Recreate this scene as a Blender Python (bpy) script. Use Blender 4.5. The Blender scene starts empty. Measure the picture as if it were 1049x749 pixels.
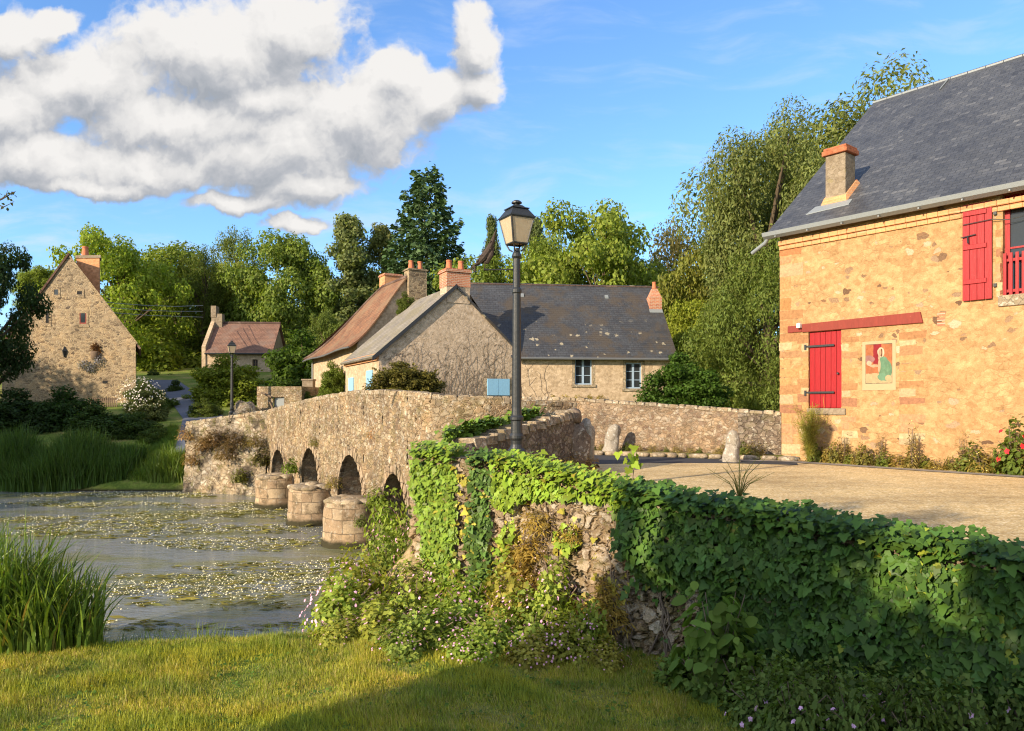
import bpy, bmesh, math, random
import numpy as np
from mathutils import Vector, Matrix, noise as mnoise

SC = bpy.context.scene
COL = SC.collection
R = math.radians
# ------------------------------------------------------------------ camera, sky, sun, exposure
F = 760.0                       # focal length in photograph pixels; the eye is the origin
def P(px, py, Y):               # where a pixel of the photograph lies at distance Y
    return Vector(((px - 524.5) / F * Y, Y, (415.0 - py) / F * Y))
cam = bpy.data.cameras.new('camera'); camo = bpy.data.objects.new('camera', cam); COL.objects.link(camo)
camo.rotation_euler = (R(90), 0, 0)
cam.sensor_width = 36; cam.lens = F / 1049 * 36; cam.shift_y = 40.5 / 1049
cam.clip_start = 0.1; cam.clip_end = 2000
SC.camera = camo
SUN_EL, SUN_AZ = 19.0, 228.0    # azimuth clockwise from +Y
SDIR = Vector((math.sin(R(SUN_AZ)) * math.cos(R(SUN_EL)), math.cos(R(SUN_AZ)) * math.cos(R(SUN_EL)), math.sin(R(SUN_EL))))
sun = bpy.data.lights.new('sun', 'SUN'); suno = bpy.data.objects.new('sun', sun); COL.objects.link(suno)
sun.energy = 3.9; sun.angle = R(0.5); sun.color = (1.0, 0.83, 0.60)
suno.rotation_euler = (-SDIR).to_track_quat('-Z', 'Y').to_euler()
SC.view_settings.view_transform = 'Standard'; SC.view_settings.look = 'None'
SC.view_settings.exposure = 1.0; SC.view_settings.gamma = 1.0; SC.view_settings.use_curve_mapping = False
SC.render.engine = 'CYCLES'
SC.cycles.use_denoising = True
SC.cycles.filter_width = 1.15
try: SC.cycles.denoiser = 'OPENIMAGEDENOISE'
except Exception: pass
SC.cycles.max_bounces = 6; SC.cycles.diffuse_bounces = 3; SC.cycles.glossy_bounces = 3
SC.cycles.transmission_bounces = 4; SC.cycles.transparent_max_bounces = 6
SC.cycles.caustics_reflective = False; SC.cycles.caustics_refractive = False
SC.cycles.sample_clamp_indirect = 4.0

# ------------------------------------------------------------------ node helpers
class NT:
    def __init__(s, tree): s.t = tree; s.n = tree.nodes; s.l = tree.links
    def put(s, sock, v):
        if isinstance(v, bpy.types.NodeSocket): s.l.new(v, sock)
        else: sock.default_value = v
    def node(s, typ, ins=None, **props):
        nd = s.n.new(typ)
        for k, v in props.items(): setattr(nd, k, v)
        for k, v in (ins or {}).items(): s.put(nd.inputs[k], v)
        return nd
    def math(s, op, a, b=0.0, c=0.0, clamp=False):
        nd = s.n.new('ShaderNodeMath'); nd.operation = op; nd.use_clamp = clamp
        s.put(nd.inputs[0], a); s.put(nd.inputs[1], b); s.put(nd.inputs[2], c)
        return nd.outputs[0]
    def vmath(s, op, a, b=(0, 0, 0), scale=None):
        nd = s.n.new('ShaderNodeVectorMath'); nd.operation = op
        s.put(nd.inputs[0], a); s.put(nd.inputs[1], b)
        if scale is not None: s.put(nd.inputs['Scale'], scale)
        return nd.outputs[1] if op in ('LENGTH', 'DOT_PRODUCT', 'DISTANCE') else nd.outputs[0]
    def mix(s, f, a, b, blend='MIX'):
        nd = s.n.new('ShaderNodeMix'); nd.data_type = 'RGBA'; nd.blend_type = blend
        s.put(nd.inputs[0], f)
        for i, v in ((6, a), (7, b)):
            s.put(nd.inputs[i], v if isinstance(v, bpy.types.NodeSocket) or len(v) == 4 else (*v, 1))
        return nd.outputs[2]
    def noise(s, vec, scale, detail=4, rough=0.55, out=0):
        return s.node('ShaderNodeTexNoise', {'Vector': vec, 'Scale': scale, 'Detail': detail, 'Roughness': rough}).outputs[out]
    def vor(s, vec, scale, feature='F1', rnd=1.0):
        return s.node('ShaderNodeTexVoronoi', {'Vector': vec, 'Scale': scale, 'Randomness': rnd}, feature=feature)
    def step(s, v, lo, hi, a=0.0, b=1.0):
        nd = s.n.new('ShaderNodeMapRange'); nd.interpolation_type = 'SMOOTHSTEP'
        s.put(nd.inputs[0], v); s.put(nd.inputs[1], lo); s.put(nd.inputs[2], hi); s.put(nd.inputs[3], a); s.put(nd.inputs[4], b)
        return nd.outputs[0]
    def ramp(s, f, stops, interp='LINEAR'):
        nd = s.n.new('ShaderNodeValToRGB'); s.put(nd.inputs[0], f)
        cr = nd.color_ramp; cr.interpolation = interp
        while len(cr.elements) < len(stops): cr.elements.new(0.5)
        for e, (p, c) in zip(cr.elements, stops): e.position = p; e.color = (*c, 1)
        return nd.outputs[0]
    def scale(s, vec, sc):
        return s.vmath('MULTIPLY', vec, sc)

def new_mat(name):
    m = bpy.data.materials.new(name); m.use_nodes = True
    t = NT(m.node_tree); t.n.clear()
    out = t.node('ShaderNodeOutputMaterial')
    return m, t, out
def finish(t, out, color, rough=0.85, bump=None, bstr=0.5, bdist=0.02, spec=0.3, metal=0.0, extra=None):
    ins = {'Base Color': color if isinstance(color, bpy.types.NodeSocket) else (*color, 1), 'Roughness': rough, 'Specular IOR Level': spec, 'Metallic': metal}
    ins.update(extra or {})
    b = t.node('ShaderNodeBsdfPrincipled', ins)
    if bump is not None:
        bn = t.node('ShaderNodeBump', {'Height': bump, 'Strength': bstr, 'Distance': bdist})
        t.l.new(bn.outputs[0], b.inputs['Normal'])
    t.l.new(b.outputs[0], out.inputs[0])
    return b
def objco(t): return t.node('ShaderNodeTexCoord').outputs['Object']
def geopos(t): return t.node('ShaderNodeNewGeometry').outputs['Position']

# ------------------------------------------------------------------ sky with clouds (a world texture by direction)
def cloud_group():
    g = bpy.data.node_groups.new('cloud_field', 'ShaderNodeTree')
    g.interface.new_socket('UV', in_out='INPUT', socket_type='NodeSocketVector')
    g.interface.new_socket('D', in_out='OUTPUT', socket_type='NodeSocketFloat')
    g.interface.new_socket('S', in_out='OUTPUT', socket_type='NodeSocketFloat')
    t = NT(g); gi = t.node('NodeGroupInput'); go = t.node('NodeGroupOutput')
    p = gi.outputs[0]
    w1 = t.vmath('SUBTRACT', t.noise(p, 6.5, 3, 0.5, 1), (.5, .5, .5))
    w2 = t.vmath('SUBTRACT', t.noise(p, 24, 4, 0.6, 1), (.5, .5, .5))
    q = t.vmath('ADD', p, t.vmath('ADD', t.vmath('SCALE', w1, scale=0.085), t.vmath('SCALE', w2, scale=0.038)))
    q = t.vmath('MULTIPLY', q, (1, 1, 0))
    # (px, py, rx, ry) of the cloud masses
    blobs = [(225, 52, 150, 66), (90, 85, 110, 55), (300, 20, 80, 50), (30, 160, 120, 42), (10, 30, 60, 36), (190, 120, 170, 40), (0, 110, 90, 60), (60, 20, 30, 20),
             (150, 168, 190, 36), (280, 150, 150, 52), (375, 115, 100, 66), (410, 75, 48, 42), (455, 95, 48, 46), (484, 36, 30, 44),
             (490, 84, 32, 44), (320, 190, 66, 30), (250, 210, 74, 17), (312, 236, 34, 12), (100, 190, 120, 14), (270, 95, 90, 40)]
    acc = None
    for (x, y, rx, ry) in blobs:
        c = ((x - 524.5) / F, (415 - y) / F, 0)
        d = t.vmath('LENGTH', t.vmath('MULTIPLY', t.vmath('SUBTRACT', q, c), (F / rx, F / ry, 0)))
        h = t.math('SUBTRACT', 1.0, d)
        acc = h if acc is None else t.math('SMOOTH_MAX', acc, h, 0.22)
    f = t.noise(p, 13, 2, 0.5); f2 = t.noise(p, 34, 5, 0.62)
    bil = t.math('ABSOLUTE', t.math('SUBTRACT', t.noise(q, 26, 3, .5), .5))
    sm = t.math('ADD', acc, t.math('MULTIPLY', t.math('SUBTRACT', f, 0.5), 0.55))
    sm = t.math('SUBTRACT', sm, t.math('MULTIPLY', bil, 0.9))
    t.l.new(sm, go.inputs[1])
    t.l.new(t.math('ADD', sm, t.math('ADD', .10, t.math('MULTIPLY', t.math('SUBTRACT', f2, 0.5), 0.40))), go.inputs[0])
    return g
def make_world():
    w = bpy.data.worlds.new('World'); SC.world = w; w.use_nodes = True
    t = NT(w.node_tree); t.n.clear()
    out = t.node('ShaderNodeOutputWorld'); bg = t.node('ShaderNodeBackground', {'Strength': 0.15})
    sky = t.node('ShaderNodeTexSky', sky_type='NISHITA', sun_disc=False, sun_elevation=R(SUN_EL), sun_rotation=R(SUN_AZ), altitude=100, air_density=1.0, dust_density=0.6, ozone_density=2.2)
    d = t.node('ShaderNodeTexCoord').outputs['Generated']
    s = t.node('ShaderNodeSeparateXYZ', {0: d})
    y = t.math('MAXIMUM', s.outputs[1], 0.02)
    uv = t.node('ShaderNodeCombineXYZ', {0: t.math('DIVIDE', s.outputs[0], y), 1: t.math('DIVIDE', s.outputs[2], y)}).outputs[0]
    g = cloud_group()
    def field(vec):
        n = t.n.new('ShaderNodeGroup'); n.node_tree = g; t.l.new(vec, n.inputs[0]); return n.outputs
    d0, s0 = field(uv)
    s1 = field(t.vmath('ADD', uv, (0.006, 0.020, 0)))[1]; s2 = field(t.vmath('ADD', uv, (0.010, 0.055, 0)))[1]
    alpha = t.math('MULTIPLY', t.step(d0, 0.03, 0.44), t.step(s.outputs[1], 0.05, 0.2))
    lit = t.math('ADD', 0.57, t.math('ADD', t.math('MULTIPLY', t.math('SUBTRACT', s0, s1), 0.75), t.math('MULTIPLY', t.math('SUBTRACT', s0, s2), 0.62)))
    thick = t.step(d0, 0.35, 1.15)
    lit = t.math('SUBTRACT', lit, t.math('MULTIPLY', thick, 0.12), clamp=True)
    ccol = t.ramp(lit, [(0.0, (1.30, 1.40, 1.56)), (0.3, (1.75, 1.8, 1.92)), (0.6, (2.55, 2.52, 2.50)), (0.95, (3.05, 2.98, 2.90))])
    # thin high streaks
    st = t.noise(t.vmath('MULTIPLY', t.vmath('ADD', uv, t.vmath('SCALE', t.noise(uv, 3, 2, .5, 1), scale=.15)), (5, 22, 1)), 1.0, 5, 0.6)
    sa = t.math('MULTIPLY', t.step(st, 0.46, 0.76), 0.48)
    low = t.step(s.outputs[2], 0.05, 0.38, 1.7, 0.6)
    sa = t.math('MULTIPLY', sa, low)
    blue = t.mix(1.0, sky.outputs[0], (0.64, 0.84, 1.06), 'MULTIPLY')
    base = t.mix(sa, blue, (2.6, 2.9, 3.3))
    bk = t.noise(t.vmath('MULTIPLY', d, (1, 1, 2.2)), 2.6, 5, .6)  # bright cloud cover added behind the viewer to lift the shadows
    bka = t.math('MULTIPLY', t.math('MULTIPLY', t.step(bk, .40, .56), t.step(s.outputs[1], .42, .05)), t.step(s.outputs[2], .03, .14))
    base = t.mix(t.math('MULTIPLY', bka, .9), base, (3.6, 3.45, 3.2))
    t.l.new(t.mix(alpha, base, ccol), bg.inputs[0])
    t.l.new(bg.outputs[0], out.inputs[0])
make_world()

# ------------------------------------------------------------------ object helpers
def link(o): COL.objects.link(o); return o
def tag(o, label=None, cat=None, group=None, kind=None):
    if label: o['label'] = label
    if cat: o['category'] = cat
    if group: o['group'] = group
    if kind: o['kind'] = kind
    return o
def thing(name, label, cat, loc=(0, 0, 0), group=None):
    o = link(bpy.data.objects.new(name, None)); o.location = loc; o.empty_display_size = 0.2
    return tag(o, label, cat, group)
def origin_of(parent):
    v = Vector((0, 0, 0))
    while parent is not None: v += parent.location; parent = parent.parent
    return v
def attach(o, parent):
    if parent is not None: o.parent = parent
    return o
def copy_tree(o, parent=None):
    c = o.copy(); COL.objects.link(c)
    if parent is not None: c.parent = parent
    for ch in list(o.children): copy_tree(ch, c)
    return c
class MB:
    """collects faces in world space; build() makes one mesh object"""
    def __init__(s): s.v = []; s.f = []; s.uv = {}
    def add(s, pts, uvs=None):
        i = len(s.v); s.v += [tuple(p) for p in pts]; s.f.append(list(range(i, i + len(pts))))
        if uvs: s.uv[len(s.f) - 1] = uvs
        return s
    def hexa(s, c):             # 8 corners: bottom loop 0-3 (counter-clockwise from above), top loop 4-7
        i = len(s.v); s.v += [tuple(p) for p in c]
        for q in ((3, 2, 1, 0), (4, 5, 6, 7), (0, 1, 5, 4), (1, 2, 6, 5), (2, 3, 7, 6), (3, 0, 4, 7)): s.f.append([i + k for k in q])
        return s
    def box(s, a, b): return s.fbox(lambda x, y, z: (x, y, z), a[0], b[0], a[1], b[1], a[2], b[2])
    def fbox(s, f, t0, t1, d0, d1, z0, z1):
        return s.hexa([f(t0, d0, z0), f(t1, d0, z0), f(t1, d1, z0), f(t0, d1, z0), f(t0, d0, z1), f(t1, d0, z1), f(t1, d1, z1), f(t0, d1, z1)])
    def slab(s, a, b, c, d, th):    # top quad a b (eave) c d (ridge); thickness downwards; UV in metres
        a, b, c, d = map(Vector, (a, b, c, d)); n = (b - a).cross(d - a).normalized()
        if n.z < 0: n = -n
        lo = [p - n * th for p in (a, b, c, d)]
        i = len(s.v); s.v += [tuple(p) for p in (a, b, c, d, *lo)]
        e = (b - a).normalized(); g = n.cross(e)
        uv = [((p - a).dot(e), (p - a).dot(g)) for p in (a, b, c, d)]
        s.f.append([i, i + 1, i + 2, i + 3]); s.uv[len(s.f) - 1] = uv
        for q in ((7, 6, 5, 4), (0, 4, 5, 1), (1, 5, 6, 2), (2, 6, 7, 3), (3, 7, 4, 0)): s.f.append([i + k for k in q])
        return s
    def tube(s, pts, rad, n=8, cap=True):
        pts = [Vector(p) for p in pts]
        if not hasattr(rad, '__len__'): rad = [rad] * len(pts)
        i0 = len(s.v); prev = None
        for k, p in enumerate(pts):
            d = (pts[min(k + 1, len(pts) - 1)] - pts[max(k - 1, 0)]).normalized()
            if prev is None: u = d.orthogonal().normalized()
            else: u = (prev - d * prev.dot(d)).normalized()
            prev = u; w = d.cross(u)
            for j in range(n):
                a = 2 * math.pi * j / n; s.v.append(tuple(p + (u * math.cos(a) + w * math.sin(a)) * rad[k]))
        for k in range(len(pts) - 1):
            for j in range(n):
                a = i0 + k * n + j; b = i0 + k * n + (j + 1) % n; s.f.append([a, b, b + n, a + n])
        if cap:
            s.f.append([i0 + j for j in reversed(range(n))]); s.f.append([i0 + (len(pts) - 1) * n + j for j in range(n)])
        return s
    def lathe(s, prof, c, n=16, rot=0.0):
        i0 = len(s.v); c = Vector(c)
        for (r, z) in prof:
            for j in range(n):
                a = rot + 2 * math.pi * j / n; s.v.append((c.x + r * math.cos(a), c.y + r * math.sin(a), c.z + z))
        for k in range(len(prof) - 1):
            for j in range(n):
                a = i0 + k * n + j; b = i0 + k * n + (j + 1) % n; s.f.append([a, b, b + n, a + n])
        s.f.append([i0 + j for j in reversed(range(n))]); s.f.append([i0 + (len(prof) - 1) * n + j for j in range(n)])
        return s
    def grid(s, fn, nu, nv, flip=False, uvs=None):
        i0 = len(s.v)
        for a in range(nu + 1):
            for b in range(nv + 1): s.v.append(tuple(fn(a / nu, b / nv)))
        for a in range(nu):
            for b in range(nv):
                q = [i0 + a * (nv + 1) + b, i0 + (a + 1) * (nv + 1) + b, i0 + (a + 1) * (nv + 1) + b + 1, i0 + a * (nv + 1) + b + 1]
                s.f.append(q[::-1] if flip else q)
                if uvs:
                    w = [(a / nu * uvs[0], b / nv * uvs[1]), ((a + 1) / nu * uvs[0], b / nv * uvs[1]), ((a + 1) / nu * uvs[0], (b + 1) / nv * uvs[1]), (a / nu * uvs[0], (b + 1) / nv * uvs[1])]; s.uv[len(s.f) - 1] = w[::-1] if flip else w
        return s
    def rock(s, c, r, seed, n=10, rough=0.25, rot=None):
        rnd = random.Random(seed); off = Vector((rnd.random() * 99, rnd.random() * 99, rnd.random() * 99)); i0 = len(s.v); c = Vector(c)
        for a in range(n + 1):
            th = math.pi * a / n
            for b in range(2 * n):
                ph = math.pi * b / n
                d = Vector((math.sin(th) * math.cos(ph), math.sin(th) * math.sin(ph), math.cos(th)))
                k = 1 + rough * (mnoise.noise(d * 1.6 + off) + 0.4 * mnoise.noise(d * 4 + off))
                e = Vector((math.copysign(abs(d.x) ** .75, d.x) * r[0], math.copysign(abs(d.y) ** .75, d.y) * r[1], math.copysign(abs(d.z) ** .75, d.z) * r[2])) * k
                if rot: e = rot @ e
                s.v.append(tuple(c + e))
        for a in range(n):
            for b in range(2 * n):
                q0 = i0 + a * 2 * n; q1 = q0 + 2 * n; b2 = (b + 1) % (2 * n)
                s.f.append([q0 + b, q1 + b, q1 + b2, q0 + b2])
        return s
    def build(s, name, mat, parent=None, smooth=False, bevel=0.0, merge=False, color=None):
        o0 = origin_of(parent)
        me = bpy.data.meshes.new(name)
        me.from_pydata([(x - o0.x, y - o0.y, z - o0.z) for x, y, z in s.v], [], s.f)
        if s.uv:
            ul = me.uv_layers.new(name='UVMap')
            for fi, uvs in s.uv.items():
                for k, li in enumerate(me.polygons[fi].loop_indices): ul.data[li].uv = uvs[k]
        me.materials.append(mat)
        if smooth: me.polygons.foreach_set('use_smooth', [True] * len(me.polygons))
        if merge:
            bm = bmesh.new(); bm.from_mesh(me); bmesh.ops.remove_doubles(bm, verts=bm.verts, dist=1e-4); bm.to_mesh(me); bm.free()
        me.update()
        o = link(bpy.data.objects.new(name, me)); attach(o, parent)
        if bevel:
            b = o.modifiers.new('bevel', 'BEVEL'); b.width = bevel; b.segments = 2; b.limit_method = 'ANGLE'
        if color: o.color = (*color, 1)
        return o

def wallgrid(mb, f, t0, t1, z0, z1, openings, depth):
    """flat wall front (d = 0) with rectangular openings (a, b, za, zb) and their reveals"""
    ts = sorted({t0, t1, *[o[0] for o in openings], *[o[1] for o in openings]}); zs = sorted({z0, z1, *[o[2] for o in openings], *[o[3] for o in openings]})
    for a, b in zip(ts, ts[1:]):
        for c, d in zip(zs, zs[1:]):
            m, n = (a + b) / 2, (c + d) / 2
            if any(o[0] < m < o[1] and o[2] < n < o[3] for o in openings): continue
            mb.add([f(a, 0, c), f(b, 0, c), f(b, 0, d), f(a, 0, d)])
    for (a, b, c, d) in openings:
        mb.add([f(a, 0, c), f(a, depth, c), f(a, depth, d), f(a, 0, d)]); mb.add([f(b, 0, c), f(b, 0, d), f(b, depth, d), f(b, depth, c)])
        mb.add([f(a, 0, d), f(a, depth, d), f(b, depth, d), f(b, 0, d)]); mb.add([f(a, 0, c), f(b, 0, c), f(b, depth, c), f(a, depth, c)])

# ---- fast meshes of many equal little faces (leaves, blades)
def cards(name, V, k, mat, parent=None, color=None):
    V = np.asarray(V, dtype=np.float32).reshape(-1, 3)
    o0 = origin_of(parent); V = V - np.array(o0, dtype=np.float32)
    n = len(V) // k
    me = bpy.data.meshes.new(name); me.vertices.add(len(V)); me.vertices.foreach_set('co', V.ravel())
    me.loops.add(len(V)); me.loops.foreach_set('vertex_index', np.arange(len(V), dtype=np.int32))
    me.polygons.add(n); me.polygons.foreach_set('loop_start', np.arange(0, len(V), k, dtype=np.int32))
    try: me.polygons.foreach_set('loop_total', np.full(n, k, dtype=np.int32))
    except Exception: pass
    me.materials.append(mat); me.update(calc_edges=True); me.validate()
    o = link(bpy.data.objects.new(name, me)); attach(o, parent)
    if color: o.color = (*color, 1)
    return o
def norm(a): return a / np.maximum(np.linalg.norm(a, axis=-1, keepdims=True), 1e-9)
LEAF4 = np.array([(0, 0, 0), (-.34, .45, .10), (0, 1, -.06), (.34, .45, .10)])
LONG4 = np.array([(-.10, 0, 0), (-.09, .6, .02), (0, 1, -.04), (.10, .5, .02)])
IVY = np.array([(0, .0, 0), (.34, -.16, .07), (.56, .20, .05), (.30, .40, .03), (.26, .62, .01), (0, 1.0, -.08), (-.26, .62, .01), (-.30, .40, .03), (-.56, .20, .05), (-.34, -.16, .07)])
IVY[0, 2] = -0.02
OVAL = np.array([(0, 0, 0), (.30, .25, .06), (.36, .55, .06), (.2, .85, .02), (0, 1, -.06), (-.2, .85, .02), (-.36, .55, .06), (-.30, .25, .06)])
def leafcloud(shape, pos, nrm, tip, size):
    """oriented copies of a leaf shape: local y runs towards tip, local z along nrm"""
    n = norm(nrm); y = norm(tip - n * np.sum(tip * n, axis=-1, keepdims=True)); x = np.cross(y, n)
    s = np.asarray(size).reshape(-1, 1, 1)
    V = pos[:, None, :] + s * (shape[None, :, 0:1] * x[:, None, :] + shape[None, :, 1:2] * y[:, None, :] + shape[None, :, 2:3] * n[:, None, :])
    return V
def rdir(rg, n): return norm(rg.normal(size=(n, 3)))

# ------------------------------------------------------------------ materials
LEAFK = 1.5
def m_leaf(name, trans=0.35, rough=0.5, spec=0.35, vary=0.5, warm=0.25):
    m, t, out = new_mat(name)
    oc = t.mix(1.0, t.node('ShaderNodeObjectInfo').outputs['Color'], (LEAFK * 1.04, LEAFK, LEAFK * .95), 'MULTIPLY')
    rnd = t.node('ShaderNodeNewGeometry').outputs['Random Per Island']
    c = t.mix(1.0, oc, t.ramp(rnd, [(0, (1 - vary,) * 3), (1, (1 + vary,) * 3)]), 'MULTIPLY')
    r2 = t.math('FRACT', t.math('MULTIPLY', rnd, 17.31))
    c = t.mix(t.math('MULTIPLY', r2, warm), c, t.mix(1.0, oc, (1.9, 1.25, .55), 'MULTIPLY'))
    p = t.node('ShaderNodeBsdfPrincipled', {'Base Color': c, 'Roughness': rough, 'Specular IOR Level': spec})
    tr = t.node('ShaderNodeBsdfTranslucent', {'Color': t.mix(1.0, c, (1.25, 1.3, .55), 'MULTIPLY')})
    mx = t.node('ShaderNodeMixShader', {0: trans, 1: p.outputs[0], 2: tr.outputs[0]})
    t.l.new(mx.outputs[0], out.inputs[0]); return m
M = {}
M['leaf'] = m_leaf('leaf', trans=.42, rough=.6, spec=.2)
M['needle'] = m_leaf('needle', trans=.12, rough=.6, vary=.4, warm=.15)
M['ivy'] = m_leaf('ivy_leaf', trans=.14, rough=.45, spec=.22, vary=.55, warm=.3)
M['blade'] = m_leaf('blade', trans=.3, rough=.45, vary=.4, warm=.35)
def m_blade():
    m = m_leaf('lawn_blade', trans=.3, rough=.5, spec=.2, vary=.4, warm=.3); t = NT(m.node_tree); oc = [n for n in t.n if n.type == 'OBJECT_INFO'][0].outputs['Color']
    dst = [l.to_socket for l in t.l if l.from_socket == oc][0]; p = geopos(t); a = t.noise(t.vmath('MULTIPLY', p, (1, 1.6, 0)), .9, 5, .65); b = t.noise(p, 3.3, 4, .7)
    c = t.mix(1.0, oc, t.ramp(a, [(.32, (.50, .68, .75)), (.5, (1, 1, 1)), (.62, (1.22, 1.10, 1.0)), (.75, (1.40, 1.14, 1.25))]), 'MULTIPLY')
    t.l.new(t.mix(1.0, c, t.ramp(b, [(.3, (.75,) * 3), (.7, (1.2,) * 3)]), 'MULTIPLY'), dst); return m
M['lawn'] = m_blade()
M['petal'] = m_leaf('petal', trans=.3, rough=.6, vary=.2, warm=0)

def m_rubble(name, stones, mortar, sc=4.0, mort=0.10, zs=1.5, depth=0.03, lichen=0.25, disp=False, lichcol=(.62, .57, .47), moss=0.0, dark=0.0, tide=False):
    m, t, out = new_mat(name); co = objco(t)
    wob = t.vmath('SCALE', t.vmath('SUBTRACT', t.noise(co, 2.6, 3, .6, 1), (.5, .5, .5)), scale=0.30)
    q = t.vmath('MULTIPLY', t.vmath('ADD', co, wob), (1, 1, zs))
    v = t.vor(q, sc); e = t.vor(q, sc, 'DISTANCE_TO_EDGE').outputs['Distance']
    rnd = t.node('ShaderNodeSeparateColor', {0: v.outputs['Color']})
    c = t.ramp(rnd.outputs[0], [(i / max(1, len(stones) - 1), s) for i, s in enumerate(stones)])
    fine = t.noise(co, 38, 4, .7); mid = t.noise(co, 9, 4, .65); big = t.noise(co, .9, 4, .6)
    c = t.mix(1.0, c, t.ramp(fine, [(.25, (.62,) * 3), (.75, (1.38,) * 3)]), 'MULTIPLY')
    e2 = t.math('ADD', e, t.math('MULTIPLY', t.math('SUBTRACT', mid, .5), .10))
    mk = t.step(e2, mort * .35, mort)
    mc = t.mix(t.step(fine, .3, .7), tuple(x * .75 for x in mortar), tuple(x * 1.2 for x in mortar))
    c = t.mix(mk, mc, c)
    if lichen: c = t.mix(t.math('MULTIPLY', t.step(mid, .54, .66), lichen * 2, clamp=True), c, lichcol)
    c = t.mix(1.0, c, t.ramp(big, [(.3, (.68, .68, .70)), (.5, (1, 1, 1)), (.7, (1.18, 1.10, .98))]), 'MULTIPLY')
    if dark: c = t.mix(t.math('MULTIPLY', t.step(t.noise(co, 1.7, 5, .7), .45, .62), dark), c, (.045, .038, .03))
    if moss: c = t.mix(t.math('MULTIPLY', t.step(t.noise(co, 3.1, 5, .7), .50, .62), moss), c, (.12, .11, .03))
    if tide:
        zz = t.node('ShaderNodeSeparateXYZ', {0: geopos(t)}).outputs[2]
        c = t.mix(t.step(t.math('ADD', zz, t.math('MULTIPLY', t.math('SUBTRACT', mid, .5), .25)), -3.28, -3.40), c, (.045, .04, .022))
    h = t.math('ADD', t.math('MULTIPLY', mk, t.math('ADD', .6, t.math('MULTIPLY', rnd.outputs[1], .4))), t.math('MULTIPLY', t.math('ADD', fine, mid), .22))
    b = finish(t, out, c, 0.92, None if disp else h, .9, depth, .15)
    if disp:
        d = t.node('ShaderNodeDisplacement', {'Height': h, 'Midlevel': 0.6, 'Scale': depth}); t.l.new(d.outputs[0], out.inputs['Displacement'])
        m.displacement_method = 'BOTH'
    return m
BR = [(.25, .165, .10), (.37, .27, .165), (.31, .225, .14), (.44, .36, .25), (.17, .115, .075), (.39, .28, .165)]
M['bridge'] = m_rubble('bridge_stone', BR, (.33, .245, .155), 6.4, .10, 1.6, .045, .35, True, moss=.35, dark=.35)
M['coping'] = m_rubble('coping_stone', [(.26, .19, .12), (.38, .31, .22), (.32, .24, .16)], (.3, .24, .17), 5.0, .05, 1, .02, .35, moss=.3, dark=.3)
M['drum'] = m_rubble('pier_stone', [(.36, .26, .17), (.40, .30, .20), (.33, .245, .165)], (.17, .13, .09), 1.9, .035, 2.0, .03, .2, dark=.45, moss=.2, tide=True)
M['wing'] = m_rubble('wing_stone', [(.28, .22, .15), (.36, .30, .22), (.22, .16, .11), (.42, .37, .30)], (.30, .24, .17), 4.0, .1, 1.5, .05, .3, True, moss=.6, dark=.85)
M['retain'] = m_rubble('retaining_stone', [(.29, .20, .125), (.42, .33, .23), (.22, .145, .09), (.46, .40, .32), (.34, .25, .155)], (.28, .205, .12), 5.0, .13, 1.4, .10, .2, True, moss=.5)
M['roadwall'] = m_rubble('road_wall_stone', [(.25, .165, .10), (.36, .26, .17), (.19, .125, .085), (.42, .34, .25)], (.31, .23, .15), 7.0, .10, 1.6, .03, .18, dark=.4)
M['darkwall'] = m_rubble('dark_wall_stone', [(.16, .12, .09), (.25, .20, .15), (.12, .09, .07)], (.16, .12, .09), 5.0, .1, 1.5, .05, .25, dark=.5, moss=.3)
M['house'] = m_rubble('house_rubble', [(.29, .21, .13), (.37, .28, .18), (.16, .115, .075), (.33, .25, .16), (.10, .075, .055)], (.37, .285, .18), 3.8, .13, 2.1, .03, .1)
M['boulder'] = m_rubble('boulder_stone', [(.30, .26, .20), (.36, .32, .27)], (.3, .26, .2), .8, .01, 1, .02, .6, lichcol=(.50, .47, .41), dark=.3)
M['boulderdark'] = m_rubble('dark_boulder_stone', [(.16, .12, .09), (.24, .18, .13)], (.16, .12, .09), 1.2, .01, 1, .02, .3, dark=.4)

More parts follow.
